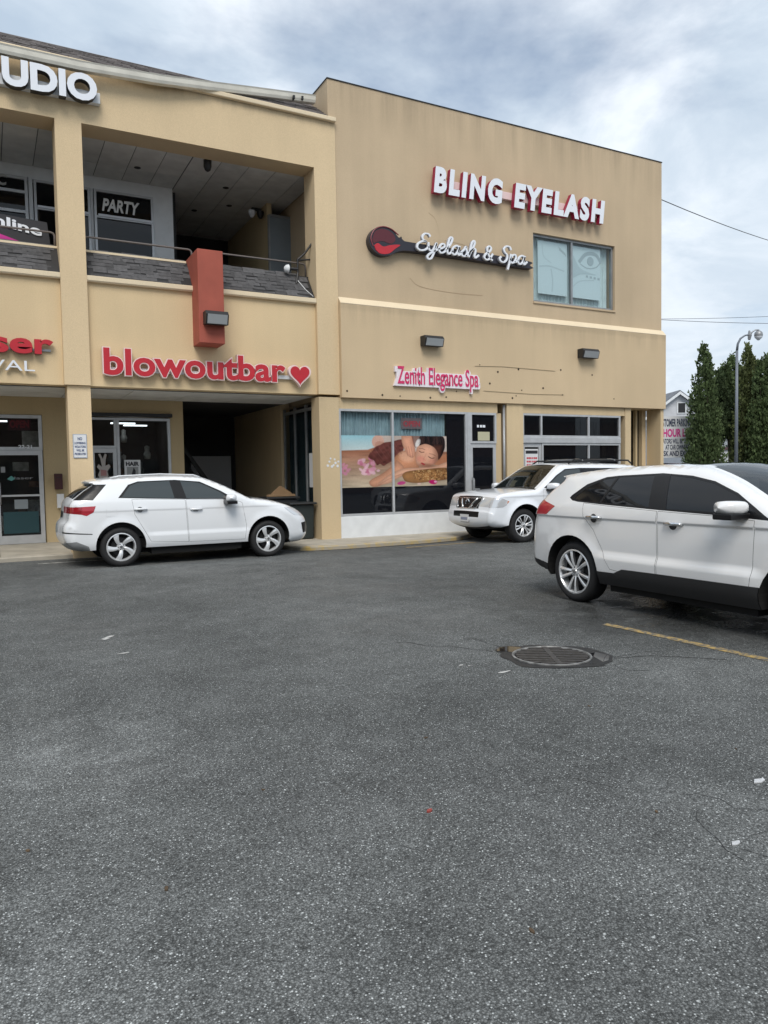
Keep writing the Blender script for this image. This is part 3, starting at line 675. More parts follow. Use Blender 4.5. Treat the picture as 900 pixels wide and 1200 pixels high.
# spa front
box('header', M_low, B, 7.062, 11.50, 15.50, 15.75, 3.03, 3.273)
box('base_wall', M_white, B, 7.062, 10.55, 15.47, 15.70, .0, .575, bevel=.008)
fs = glazing('window', 7.07, 10.56, .58, 3.028, 15.56, M_alu, M_glass, .05, mull=(8.46,), dep=.075, panes=False)
for x0, x1 in ((7.12, 8.435), (8.485, 9.98)):
    MB().box(x0, x1, 15.538, 15.546, 2.43, 2.98).build('pane', M_glassl, fs); MB().box(x0, x1, 15.538, 15.546, .63, 2.428).build('pane', M_glassd, fs)
MB().box(9.982, 10.51, 15.538, 15.546, .63, 2.98).build('pane', M_glassd, fs)
curtain('curtain', 7.12, 9.98, 2.40, 3.0, 15.64, M_curt, .085, .022)
box('room_back', M_inside, B, 7.2, 16, 17.6, 17.7, 0, 3.2)
box('floor_slab', M_inside, B, 7.1, 16.05, 15.76, 17.6, .0, .12)
box('door_post', M_alu, B, 10.562, 10.655, 15.48, 15.60, .09, 3.028)
glazing('window', 10.656, 11.46, 2.26, 3.027, 15.56, M_alu, M_glassd, .055)
glass_door(10.657, 11.455, .10, 2.255, 15.575, 10.72, gl=M_glassd)
MB().box(10.72, 10.86, 15.38, 15.50, 1.05, 1.13).box(10.70, 10.75, 15.44, 15.515, 1.0, 1.35).build('door_lock', M_steel, B, bevel=.006)
box('return_wall', M_low, B, 11.462, 11.66, 15.56, 15.75, 0, 3.028)
MB().tube([(11.70, 15.50, .08), (11.70, 15.50, 3.24)], .035, 10).build('drain_pipe', M_steel, B, smooth=True)
box('column', M_low, B, 11.76, 12.285, 15.45, 15.9, 0, 3.272)
# vacant shop on the right
box('header', M_low, B, 12.288, 15.90, 15.49, 15.75, 3.045, 3.272)
glazing('window', 12.29, 15.74, 2.43, 3.043, 15.56, M_alu, M_darkglass, .05, mull=(12.92, 14.57))
MB().box(12.29, 15.74, 15.47, 15.56, 2.275, 2.43).build('transom_bar', M_alu, B, bevel=.01)
glazing('window', 12.93, 15.74, .12, 2.272, 15.56, M_alu, M_darkglass, .05, mull=(14.57,))
glass_door(12.29, 12.925, .10, 2.27, 15.575, 12.85)
m2 = MB()
for i in range(60):
    x = random.uniform(12.35, 15.65); m2.box(x, x+random.uniform(.004, .012), 15.62, 15.625, 2.5, random.uniform(2.6, 3.0))
m2.build('frayed_film', simple('old_film', (.22, .25, .26), .8), B, kind='stuff')
box('pier', M_low, B, 15.903, 16.12, 15.47, 15.9, 0, 3.273)
box('corner_pier', M_low, B, 17.29, 17.41, 15.46, 15.98, 0, 3.273)
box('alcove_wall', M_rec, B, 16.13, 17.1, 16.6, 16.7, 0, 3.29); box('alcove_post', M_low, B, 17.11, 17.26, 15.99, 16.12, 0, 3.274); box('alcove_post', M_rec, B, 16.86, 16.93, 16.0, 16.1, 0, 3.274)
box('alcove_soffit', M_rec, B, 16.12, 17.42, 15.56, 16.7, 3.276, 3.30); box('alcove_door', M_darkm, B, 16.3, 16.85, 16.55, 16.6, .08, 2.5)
box('alcove_end', M_black, B, 17.05, 17.12, 16.12, 16.6, 0, 3.28)
# shop wing across the lot, moved close and raised to darken reflections
RW = thing('shop_wing', 'low tan stucco shop row across the parking lot, seen only as a reflection', 'building', (-20, 0, 0))
box('wall', M_left, RW, -27, -20, -30, 12, 0, 6.6)
for k in range(8): box('window', M_darkglass, RW, -19.99, -19.93, -29+5*k, -25.2+5*k, .5, 2.9)
box('roof', M_roofs, RW, -27, -19.4, -30.2, 12.2, 6.605, 7.2)
RV = thing('unseen_brick_row', 'unseen long brick shop row added behind the viewer to darken the glass reflections', 'building', (15, -24, 0))  # added out of view so the shop glass reflects something dark
box('wall', simple('dark_brick', (.16, .085, .06), .9, noise=.25, nscale=2), RV, -18, 60, -32, -24, 0, 6.2)
for k in range(15): box('window', M_darkglass, RV, -17+5*k, -13.2+5*k, -23.99, -23.93, .5, 2.9)
box('roof', M_roofs, RV, -18.3, 60.3, -32.3, -23.6, 6.205, 6.6)
box('rear_wall', M_block, B, XL, 17.385, 26.002, 26.2, 0, 10.28)
box('end_wall', M_left, B, XL, XL+.2, 16.12, 26, 0, 9.3)
box('floor_slab', M_inside, B, 7.26, 17.1, 15.87, 25.9, 3.31, 3.45)
# ------------------------------------------------------------------ signs
def raceway(root, x0, x1, z0, z1, y0, y1, mat): return box('raceway', mat, root, x0, x1, y0, y1, z0, z1, bevel=.006)
s = thing('sign', 'big white channel letters STUDIO under the roof gutter, cut off by the picture edge', 'sign', (.9, 15.5, 8.6))
raceway(s, -.9, 2.17, 8.66, 8.86, 15.38, 15.5, M_white)
sign_letters(s, 'ST', -.42, .42, 8.63, .46, 15.38, .15, (M_whiteL, M_black), bold=.045); sign_letters(s, 'UDIO', .50, 2.10, 8.63, .46, 15.38, .15, (M_whiteL, M_black), bold=.045)
s = thing('sign', 'red lower case letters spelling blowoutbar with a heart, over the passage', 'sign', (4.2, 15.6, 3.55))
raceway(s, 2.15, 6.3, 3.64, 3.72, 15.54, 15.6, M_white)
sign_letters(s, 'blowoutbar', 2.07, 5.80, 3.575, .50, 15.54, .11, (M_redL, M_pinkW, M_pinkW), bold=.028, outline=.022)
def heart(sc):
    P = []
    for k in range(40):
        t = 2*PI*k/40; P.append((.0295*sc*16*math.sin(t)**3*1.0, .0295*sc*(13*math.cos(t)-5*math.cos(2*t)-2*math.cos(3*t)-math.cos(4*t))))
    return P
hx, hz = 6.135, 3.745
mb = MB(); P = [(hx+a*.56, hz+b*.56) for a, b in heart(1)]; Q = [(hx+a*.47, hz+b*.47+.004) for a, b in heart(1)]
mb.prism(P, 'y', 15.435, 15.54, 1); mb.prism(Q, 'y', 15.425, 15.434, 0); mb.build('heart', [M_redL, M_pinkW], s)
s = thing('sign', 'red word laser over white word REMOVAL on the far left fascia', 'sign', (.4, 15.6, 3.56))
for zz in (3.99, 4.03): pass
MB().box(-.5, 1.15, 15.55, 15.6, 3.95, 3.99).build('raceway', M_steel, s)
sign_letters(s, 'laser', -.38, 1.19, 3.90, .38, 15.55, .09, (M_redL, M_sideR), bold=.03)
sign_letters(s, 'REMOVAL', -1.05, .86, 3.565, .185, 15.56, .05, (M_whiteL, M_white), bold=.0)
s = thing('sign', 'white faced red sided letters BLING EYELASH high on the corner block', 'sign', (12.2, 15.53, 8.2))
raceway(s, 9.7, 14.9, 8.38, 8.56, 15.44, 15.53, M_pinkW)
def bubbly():
    res = []
    # letters swing up and down a little, fat strokes
    L1 = sign_letters(s, 'BLING', 9.56, 11.58, 8.20, .57, 15.42, .13, (M_whiteL, M_sideR), bold=.056, shear=.14, spacing=1.26)
    L2 = sign_letters(s, 'EYELASH', 11.92, 14.98, 8.20, .57, 15.42, .13, (M_whiteL, M_sideR), bold=.056, shear=.14, spacing=1.26)
bubbly()
s = thing('sign', 'long black makeup brush shaped sign reading Eyelash & Spa in white script', 'sign', (10, 15.53, 6.6))
def brush():
    P = smooth_path([(8.60, 7.02), (8.45, 7.17), (8.20, 7.20), (7.98, 7.10), (7.86, 6.88), (7.93, 6.66), (8.15, 6.54), (8.42, 6.58), (8.62, 6.68), (9.0, 6.73), (10.5, 6.735), (12.42, 6.72), (12.46, 6.80), (12.40, 6.90), (10.6, 6.93), (9.0, 6.93), (8.75, 6.955), (8.70, 7.03), (8.66, 6.98)], 5)
    MB().prism([(p[0], p[1]) for p in P][::-1], 'y', 15.36, 15.53).build('sign_body', simple('sign_charcoal', (.022, .02, .03), .4), s)
    rim = MB(); R1 = smooth_path([(8.62, 7.05), (8.42, 7.165), (8.20, 7.185), (8.0, 7.09), (7.90, 6.9), (7.95, 6.72)], 6)
    rim.tube([(a, 15.352, b) for a, b in R1], .014, 6).build('rim_tube', simple('muted_red', (.22, .05, .06), .5), s)  # muted red tube along the edge of the brush head
    D = smooth_path([(7.93, 6.86), (8.02, 7.06), (8.22, 7.14), (8.45, 7.08), (8.54, 6.94), (8.42, 6.83), (8.2, 6.86), (8.05, 6.82), (7.97, 6.78)], 5)
    MB().prism([(p[0], p[1]) for p in D][::-1], 'y', 15.353, 15.36).build('bristle_face', M_darkred, s)
    Fm = smooth_path([(7.98, 6.74), (8.08, 6.80), (8.22, 6.74), (8.42, 6.80), (8.66, 6.83), (8.52, 6.72), (8.36, 6.60), (8.15, 6.57), (8.02, 6.64)], 5)
    MB().prism([(p[0], p[1]) for p in Fm][::-1], 'y', 15.351, 15.359).build('flame_face', M_redL, s)
brush()
SCRIPT = {
 'E': (.70, [[(.74, .86), (.62, 1.0), (.40, .98), (.30, .80), (.38, .62), (.56, .56), (.36, .54), (.12, .36), (.10, .12), (.30, .0), (.56, .06), (.76, .26)]]),
 'y': (.58, [[(.0, .52), (.04, .24), (.16, .06), (.34, .14), (.46, .52)], [(.47, .56), (.42, .1), (.30, -.36), (.12, -.44), (.06, -.28), (.26, -.04), (.62, .2)]]),
 'e': (.46, [[(.0, .2), (.22, .28), (.38, .42), (.30, .56), (.14, .48), (.08, .22), (.18, .03), (.36, .06), (.52, .22)]]),
 'l': (.36, [[(.0, .2), (.2, .5), (.32, .86), (.26, 1.02), (.14, .9), (.10, .4), (.16, .06), (.28, .04), (.42, .22)]]),
 'a': (.58, [[(.44, .46), (.28, .57), (.08, .42), (.06, .14), (.20, .02), (.36, .16), (.46, .5)], [(.47, .56), (.42, .22), (.48, .03), (.66, .22)]]),
 's': (.46, [[(.0, .2), (.18, .42), (.26, .60), (.30, .44), (.38, .22), (.30, .03), (.12, .03), (.06, .12)], [(.3, .03), (.42, .08), (.54, .22)]]),
 'h': (.60, [[(.0, .2), (.20, .5), (.30, .86), (.24, 1.02), (.13, .88), (.08, .4), (.06, .0)], [(.08, .14), (.20, .46), (.34, .56), (.42, .42), (.40, .12), (.48, .02), (.66, .2)]]),
 '&': (.66, [[(.58, .40), (.44, .10), (.24, .0), (.08, .12), (.14, .34), (.36, .52), (.42, .72), (.30, .84), (.18, .72), (.24, .46), (.44, .14), (.62, .0)]]),
 'S': (.66, [[(.70, .80), (.60, .98), (.38, 1.0), (.24, .82), (.32, .62), (.50, .46), (.52, .20), (.36, .0), (.14, .04), (.06, .20), (.14, .32)]]),
 'p': (.56, [[(.08, .56), (.08, .2), (.02, -.42)], [(.07, .16), (.18, .46), (.34, .56), (.44, .40), (.38, .12), (.22, .02), (.10, .12)], [(.38, .12), (.48, .12), (.60, .24)]])}
def script(root, txt, X0, X1, Z0, H, Y, rad, mats):
    adv = []; x = 0
    for ch in txt:
        if ch == ' ': x += .34; continue
        adv.append((ch, x)); x += SCRIPT[ch][0]
    k = (X1-X0)/x
    for ch, ax in adv:
        mb = MB()
        for st in SCRIPT[ch][1]:
            P = smooth_path(st, 6); n = 8; prev = None
            pts = [Vector((X0+(ax+p[0]+.16*p[1])*k, Y, Z0+p[1]*H)) for p in P]
            base = len(mb.v)
            for i, p in enumerate(pts):
                t = (pts[min(i+1, len(pts)-1)]-pts[max(i-1, 0)]).normalized(); nn = Vector((-t.z, 0, t.x)); r = rad*(.8+.35*abs(t.z))
                for a, y in ((1, 0), (1, -.055), (.7, -.07), (-.7, -.07), (-1, -.055), (-1, 0)): q = p+nn*(r*a); mb.v.append((q.x, Y+y, q.z))
            for i in range(len(pts)-1):
                for j in range(6): mb.f.append((base+i*6+j, base+i*6+(j+1) % 6, base+(i+1)*6+(j+1) % 6, base+(i+1)*6+j)); mb.m.append(1 if j in (5, 0, 4) else 0)
            for e in (0, len(pts)-1): mb.f.append(tuple(base+e*6+j for j in range(6))); mb.m.append(0)
        mb.build('letter', list(mats), root)
script(s, 'Eyelash & Spa', 9.03, 12.27, 6.76, .40, 15.35, .026, (M_whiteL, simple('letter_return_grey', (.35, .36, .40), .4)))
s = thing('sign', 'magenta letters Zenith Elegance Spa on a white contour panel over the massage window', 'sign', (9.6, 15.4, 3.6))
def zenith():
    res, wid, cap = glyphs('Zenith Elegance Spa', .075, .05); mb = MB()
    # one white panel that follows the lettering
    for ch, v, f in res:
        mb.add(place(v, 0, wid, 8.43, 10.86, 3.625, .41, cap, 15.4, 0, .07), f)
    mb.box(8.50, 10.78, 15.332, 15.4, 3.58, 3.93)
    mb.build('backing_panel', M_pinkWh, s)
    sign_letters(s, 'Zenith Elegance Spa', 8.52, 10.80, 3.64, .40, 15.328, .012, (M_magL, M_magL), bold=.008)
M_pinkWh = simple('sign_panel_white', (.80, .74, .78), .4)
zenith()
# small plates, decals and window signs
s = thing('no_loitering_sign', 'small white blue-edged NO LOITERING plate screwed on the left column', 'sign', (1.6, 15.55, 2.05))
MB().box(1.475, 1.725, 15.545, 15.558, 1.94, 2.40).build('plate', simple('plate_blue_edge', (.30, .36, .46), .4), s); MB().box(1.487, 1.713, 15.541, 15.546, 1.952, 2.388).build('plate_face', M_paper, s)
M_blueink = simple('blue_print', (.05, .08, .18), .6)
print_text(s, 'NO', 1.56, 1.64, 2.285, .055, 15.541, M_blueink, .03)
for t, z, a, b in (('LOITERING', 2.21, 1.50, 1.70), ('VIOLATORS', 2.14, 1.50, 1.70), ('WILL BE', 2.07, 1.53, 1.67), ('PROSECUTED', 2.0, 1.50, 1.70)): print_text(s, t, a, b, z, .04, 15.541, M_blueink, .03)
def decal(root, pts, y, mat, name, t=.004): return MB().prism(pts, 'y', y-t, y).build(name, mat, root)
n = tag(print_text(None, '22-21', .60, .86, 2.21, .07, 17.712, M_whiteL, .03, 'street_number', thick=.003), 'white street number 22-21 on the glass above the left shop door', 'number')
s = thing('open_sign', 'red OPEN sign hanging in the left shop transom', 'sign', (.55, 17.9, 2.6))
box('sign_box', M_darkred, s, .42, .86, 17.80, 17.83, 2.60, 2.88); print_text(s, 'OPEN', .45, .83, 2.66, .15, 17.80, M_neon, .05); 
s = thing('open_sign', 'unlit red OPEN sign hanging in front of the curtain above the massage picture', 'sign', (9.1, 15.6, 2.6))
MB().box(8.74, 9.32, 15.585, 15.60, 2.60, 2.86).build('sign_box', simple('sign_box_grey', (.16, .12, .13), .5), s); print_text(s, 'OPEN', 8.80, 9.26, 2.66, .13, 15.585, M_neon, .03)
s = thing('hair_poster', 'white HAIR poster with a dark figure taped inside the hair shop glass', 'poster', (2.95, 17.75, 1.5))
box('sheet', M_paper, s, 2.75, 3.10, 17.762, 17.768, 1.30, 1.95); print_text(s, 'HAIR', 2.78, 3.07, 1.82, .09, 17.762, M_ink, .05)
box('figure', simple('figure_grey', (.32, .33, .33), .7), s, 2.80, 3.05, 17.756, 17.762, 1.34, 1.79); decal(s, [(2.86, 1.34), (2.96, 1.34), (2.99, 1.7), (2.95, 1.78), (2.91, 1.66)], 17.756, M_ink, 'figure')
s = thing('window_figure', 'pale rabbit shaped paper cut-out behind the hair shop door glass', 'decoration', (2.3, 17.75, 1.6))
Pb = [(2.18, 1.62), (2.22, 1.72), (2.16, 1.80), (2.20, 1.86), (2.27, 1.80), (2.24, 1.98), (2.20, 2.08), (2.24, 2.10), (2.29, 1.98), (2.34, 2.10), (2.38, 2.07), (2.35, 1.95), (2.34, 1.82), (2.42, 1.86), (2.45, 1.80), (2.38, 1.70), (2.40, 1.6), (2.34, 1.5), (2.24, 1.5)]
decal(s, Pb, 17.77, simple('cutout_pale', (.45, .42, .40), .8), 'cut_out'); decal(s, [(2.24, 1.6), (2.36, 1.6), (2.36, 1.72), (2.24, 1.74)], 17.764, simple('cutout_pink', (.42, .22, .22), .8), 'vest')
s = thing('door_decal', 'faded teal and pale sticker across the left shop door glass', 'sticker', (.5, 17.7, 1.2))
decal(s, [(.36, 1.56), (.44, 1.63), (.52, 1.56), (.44, 1.52)], 17.724, simple('teal_print', (.10, .30, .28), .6), 'logo'); print_text(s, 'laser', .50, .86, 1.55, .06, 17.724, simple('faint_print', (.25, .26, .27), .6))
box('notice', simple('notice_grey', (.22, .25, .27), .6), s, .48, .74, 17.715, 17.719, .92, 1.12); box('poster_print', simple('deep_teal_print', (.012, .05, .06), .5), s, .26, .94, 17.716, 17.720, .40, .86)
box('notice', simple('notice_pale', (.30, .31, .32), .6), s, .25, .33, 17.715, 17.719, 1.70, 1.82)
s = tag(print_text(None, 'PARTY', 2.50, 3.32, 7.56, .27, 18.03, simple('window_lettering', (.80, .80, .78), .6), .035, 'window_lettering', shear=.22), 'white slanted word PARTY painted on the upper shop window', 'lettering')
s = tag(print_text(None, 'C', .42, .60, 7.80, .22, 18.03, simple('window_lettering', (.40, .40, .38), .6), .035, 'window_lettering', shear=.1), 'white letter C on the transom glass over the balcony banner', 'lettering')
s = thing('banner', 'black and magenta vinyl banner reading Enroll Online tied behind the left balcony parapet', 'banner', (.2, 16.3, 6.0))
MB().quad((-1.3, 16.25, 6.02), (1.28, 16.25, 6.02), (1.22, 16.27, 6.58), (-1.3, 16.27, 6.74)).build('sheet', M_ink, s)
decal(s, [(-1.3, 6.02), (1.15, 6.02), (.2, 6.30), (-1.3, 6.50)], 16.248, simple('magenta_vinyl', (.55, .02, .27), .5), 'stripe')
print_text(s, 'Enroll Online', -1.25, 1.12, 6.66, .19, 16.243, M_whiteL, .03, slope=-.155); print_text(s, 'CALL', -.2, .8, 6.05, .14, 16.243, M_whiteL, .03, slope=-.09)
s = thing('window_notice', 'white notice with red lines inside the vacant shop door, half hidden by the silver car', 'notice', (12.6, 15.5, 1.9))
box('sheet', M_paper, s, 12.40, 12.83, 15.532, 15.537, 1.45, 2.12); box('heading', M_ink, s, 12.42, 12.81, 15.528, 15.531, 2.0, 2.08)
mb = MB()
for k in range(5):
    for j in range(6): mb.box(12.45+.06*j, 12.45+.06*j+random.uniform(.03, .055), 15.5285, 15.5315, 1.50+.09*k, 1.545+.09*k)
mb.build('print', M_inkred, s, kind='stuff')
mb = MB()
for x in (10.88, 10.97): mb.box(x, x+.06, 15.515, 15.520, 2.66, 2.72)
mb.box(11.05, 11.13, 15.515, 15.520, 2.66, 2.72); tag(mb.build('door_number', M_whiteL), 'small white blurred number on the black transom over the spa door', 'number')
tag(box('notice_card', simple('card_cream', (.45, .43, .30), .7), None, 10.90, 11.26, 15.512, 15.517, 2.33, 2.55), 'cream paper card taped low on the black transom over the spa door', 'notice')
t = thing('sticker_marks', 'cluster of torn white sticker marks on the column beside the massage picture', 'sticker', (6.88, 15.45, 1.8))
for x, z in ((6.80, 1.83), (6.86, 1.72), (6.95, 1.80), (7.02, 1.83), (6.83, 1.90), (6.93, 1.88), (6.90, 1.75), (7.0, 1.73), (6.76, 1.74)):
    q = random.uniform(.020, .034); MB().lathe([(0, 15.444), (q, 15.445), (q, 15.449)], 7, (x, 0, z), 'y').build('sticker_scrap', M_paper, t)
tag(box('paper_notice', M_paper, None, 6.70, 6.705, 15.97, 16.4, 1.25, 2.05), 'white paper notice on the side glass behind the spa column', 'notice')
s = thing('letter_box', 'dark red letter box fixed on the wall left of the column', 'letter box', (1.3, 17.6, 1.5))
box('box', simple('oxblood_paint', (.05, .012, .012), .5), s, 1.27, 1.43, 17.55, 17.7, 1.32, 1.66, bevel=.01); box('slot', M_black, s, 1.30, 1.40, 17.543, 17.549, 1.57, 1.585)
tag(box('paper_pad', M_paper, None, 1.31, 1.45, 17.62, 17.70, .92, 1.22), 'white flyer holder on the wall under the red letter box', 'flyer holder')
# eyelash posters in the upper window
def eye_poster(label, x0, x1, big):
    s = thing('window_poster', label, 'poster', ((x0+x1)/2, 15.7, 6.2)); box('sheet', simple('pale_blue_sheet', (.60, .70, .74), .7), s, x0, x1, 15.68, 15.684, 6.22, 7.60)
    g = simple('grey_print', (.40, .47, .51), .7); g2 = simple('soft_grey_print', (.49, .58, .62), .7); w = x1-x0
    def line(pts, r, m, nm):
        P = smooth_path(pts, 6); mb = MB()
        for i in range(len(P)-1):
            a, b = P[i], P[i+1]; t = np.array(b)-np.array(a); t = t/(np.linalg.norm(t)+1e-9); q = np.array((-t[1], t[0]))*r
            mb.add([(a[0]-q[0], 15.678, a[1]-q[1]), (b[0]-q[0], 15.678, b[1]-q[1]), (b[0]+q[0], 15.678, b[1]+q[1]), (a[0]+q[0], 15.678, a[1]+q[1])], [(0, 1, 2, 3)])
        mb.build(nm, m, s)
    if big:
        decal(s, [(p[0], p[1]) for p in smooth_path([(x0+.02, 6.72), (x0+.35, 6.88), (x0+w*.85, 6.90), (x0+w*.5, 6.96), (x0+.25, 7.06), (x0+.05, 7.35)], 4)], 15.679, g2, 'print')
        line([(x0+.25, 7.18), (x0+.5, 7.42), (x0+.85, 7.45), (x0+1.05, 7.25)], .05, g, 'print'); line([(x0+.3, 7.14), (x0+.55, 7.05), (x0+.85, 7.10), (x0+1.02, 7.24)], .016, g, 'print')
        decal(s, [(x0+.66+.12*math.cos(a*PI/8), 7.25+.12*math.sin(a*PI/8)) for a in range(16)], 15.677, g, 'print')
        line([(x0+.02, 6.5), (x0+.3, 6.68), (x0+.8, 6.75)], .012, g2, 'print')
        for k in range(4): box('print', g, s, x0+.5+.14*k, x0+.58+.14*k, 15.677, 15.679, 6.80-.01*k, 6.86-.01*k)
    else:
        line([(x0+.05, 6.92), (x0+.4, 6.96), (x0+.9, 6.88)], .018, g2, 'print'); line([(x0+.45, 6.9), (x0+.5, 6.6), (x0+.48, 6.3)], .02, g2, 'print')
        for k in range(5): line([(x0+.72+.05*k, 7.50-.03*k), (x0+.76+.05*k, 7.40-.03*k)], .014, g, 'print')
        line([(x0+.15, 7.5), (x0+.2, 7.2), (x0+.45, 7.05)], .012, g2, 'print')
eye_poster('pale poster of faint lines in the left half of the upper window', 12.98, 13.98, False)
eye_poster('pale poster with a large grey eye in the right half of the upper window', 14.15, 15.18, True)

# massage picture printed on the spa glass
def mural():
    nx, nz = 300, 126; x0, x1, z0, z1 = 7.12, 9.98, 1.23, 2.43
    px = np.linspace(85, 722, nx)[None, :].repeat(nz, 0); py = np.linspace(203, 510, nz)[:, None].repeat(nx, 1)
    def C3(r, g, b): return np.array(lin(r, g, b)[:3])
    col = np.zeros((nz, nx, 3))
    def blend(mask, c): 
        m = np.clip(mask, 0, 1)[..., None]; col[:] = col*(1-m)+(c if isinstance(c, np.ndarray) and c.ndim == 3 else np.asarray(c)[None, None])*m
    def noise(sx, sy, seed):
        r = np.random.RandomState(seed); g = r.rand(int(nz/sy)+3, int(nx/sx)+3)
        yy = np.arange(nz)/sy; xx = np.arange(nx)/sx; yi = yy.astype(int); xi = xx.astype(int); fy = (yy-yi)[:, None]; fx = (xx-xi)[None, :]
        fy = fy*fy*(3-2*fy); fx = fx*fx*(3-2*fx)
        return (g[yi][:, xi]*(1-fx)+g[yi][:, xi+1]*fx)*(1-fy)+(g[yi+1][:, xi]*(1-fx)+g[yi+1][:, xi+1]*fx)*fy
    def poly(P, soft=3.0):
        P = np.array(P, float); d = np.full(px.shape, 1e9); ins = np.zeros(px.shape, bool); n = len(P)
        for i in range(n):
            a, b = P[i], P[(i+1) % n]; e = b-a; t = np.clip(((px-a[0])*e[0]+(py-a[1])*e[1])/(e@e+1e-9), 0, 1)
            d = np.minimum(d, np.hypot(px-a[0]-t*e[0], py-a[1]-t*e[1]))
            c = ((a[1] > py) != (b[1] > py)) & (px < (b[0]-a[0])*(py-a[1])/(b[1]-a[1]+1e-12)+a[0]); ins ^= c
        last['d'] = np.where(ins, d, 0)
        return np.clip(np.where(ins, d, -d)/soft+.5, 0, 1)
    def sp(P, soft=3.0): return poly([tuple(q) for q in smooth_path(P+[P[0]], 5)], soft)
    last = {}
    def shade(c, lo=.62, w=34.0):
        d = last['d']; t_ = np.clip(d/w, 0, 1)**.6
        return np.asarray(c)[None, None]*(lo+(1.12-lo)*t_)[..., None]*(1.0+.10*(1-(py-200)/310))[..., None]
    def ell(cx, cy, rx, ry, rot=0, soft=.08):
        c, s_ = math.cos(rot), math.sin(rot); u = ((px-cx)*c+(py-cy)*s_)/rx; v = (-(px-cx)*s_+(py-cy)*c)/ry
        return np.clip((1-np.hypot(u, v))/soft+.5, 0, 1)
    def line(P, w, soft=2.0):
        P = [np.array(q) for q in smooth_path(P, 5)]; d = np.full(px.shape, 1e9)
        for a, b in zip(P[:-1], P[1:]):
            e = b-a; t = np.clip(((px-a[0])*e[0]+(py-a[1])*e[1])/(e@e+1e-9), 0, 1); d = np.minimum(d, np.hypot(px-a[0]-t*e[0], py-a[1]-t*e[1]))
        return np.clip((w-d)/soft+.5, 0, 1)
    t = np.clip((py-285)/220, 0, 1)[..., None]
    base = C3(172, 112, 86)*(1-t)+C3(198, 182, 158)*t
    base = base*(.74+.5*noise(34, 4, 3))[..., None]; col[:] = base
    sky = C3(158, 208, 220)*(1-np.clip((py-205)/85, 0, 1))[..., None]+C3(215, 232, 232)*np.clip((py-205)/85, 0, 1)[..., None]
    blend(poly([(80, 195), (320, 195), (300, 265), (240, 287), (80, 292)], 5), sky); blend(poly([(300, 195), (730, 195), (730, 300), (300, 300)], 6), C3(205, 190, 180))
    blend(ell(300, 240, 36, 40), C3(222, 178, 160)); blend(ell(320, 265, 40, 26, .4), C3(205, 155, 135))
    r = np.random.RandomState(5)
    for k in range(26): blend(ell(r.uniform(190, 300), r.uniform(340, 430), r.uniform(10, 22), r.uniform(6, 13), r.uniform(-1, 1), .4)*.85, C3(*[(226, 158, 182), (206, 120, 150), (240, 196, 208)][k % 3]))
    for k in range(12): blend(ell(r.uniform(85, 130), r.uniform(370, 430), 14, 8, r.uniform(-1, 1), .4)*.8, C3(222, 150, 175))
    # towel
    blend(sp([(240, 330), (252, 306), (262, 300), (284, 270), (312, 258), (338, 244), (380, 238), (446, 226), (452, 286), (428, 312), (404, 326), (380, 356), (352, 372), (330, 384), (310, 372), (292, 380), (274, 352), (256, 344)], 4), C3(112, 62, 56)[None, None]*(.62+.75*noise(9, 5, 9))[..., None])
    # back and shoulder
    blend(sp([(385, 350), (420, 310), (470, 290), (525, 300), (545, 350), (540, 400), (480, 420), (420, 440), (390, 410)], 4), shade(C3(214, 150, 114), .55, 60)*(.90+.2*noise(40, 18, 12))[..., None])
    blend(sp([(640, 380), (690, 330), (730, 318), (730, 385)], 5), C3(196, 132, 98)); blend(ell(470, 330, 45, 30, .3, .6)*.6, C3(240, 190, 160))
    # arms
    blend(sp([(410, 350), (380, 385), (320, 430), (250, 470), (252, 500), (290, 508), (360, 480), (440, 440), (450, 390)], 4), shade(C3(222, 162, 130), .55, 30)*(.92+.18*noise(25, 14, 2))[..., None])
    blend(sp([(285, 500), (360, 440), (450, 402), (560, 396), (650, 388), (730, 362), (730, 402), (640, 416), (540, 420), (440, 448), (360, 490)], 4), shade(C3(232, 178, 148), .58, 20)*(.95+.12*noise(30, 10, 4))[..., None])
    blend(line([(300, 497), (380, 455), (450, 432)], 3, 5)*.5, C3(170, 110, 85))
    # rolled pillow
    pil = sp([(440, 440), (470, 420), (560, 410), (730, 402), (730, 468), (640, 482), (540, 492), (470, 484), (448, 464)], 4); blend(pil, shade(C3(170, 120, 72), .45, 34)*(.8+.4*noise(12, 8, 6))[..., None])
    for k in range(150):
        m = ell(r.uniform(510, 722), r.uniform(408, 474), r.uniform(2, 6), r.uniform(2, 4), r.uniform(0, 3), .6)*pil; blend(m*.75, C3(84, 50, 28) if k % 2 else C3(222, 180, 122))
    # masseuse hands
    blend(sp([(440, 200), (505, 200), (515, 250), (524, 300), (510, 335), (480, 325), (455, 280), (442, 240)], 3), shade(C3(224, 164, 136), .6, 26)*(.94+.14*noise(18, 12, 8))[..., None])
    for a, b in (((468, 270), (476, 326)), ((482, 268), (492, 330)), ((497, 268), (506, 330))): blend(line([a, ((a[0]+b[0])/2+2, (a[1]+b[1])/2), b], 1.6, 2)*.55, C3(160, 95, 75))
    blend(sp([(500, 200), (560, 200), (540, 262), (520, 270)], 3)*.7, C3(120, 70, 60))
    # face and hair
    blend(sp([(538, 262), (585, 244), (648, 262), (672, 312), (650, 362), (606, 392), (560, 392), (530, 372), (524, 318)], 4), shade(C3(226, 170, 142), .62, 52)*(.95+.1*noise(22, 16, 15))[..., None])
    blend(ell(560, 345, 26, 18, .3, .8)*.5, C3(235, 140, 125)); blend(ell(630, 360, 24, 16, -.3, .8)*.4, C3(226, 138, 118))
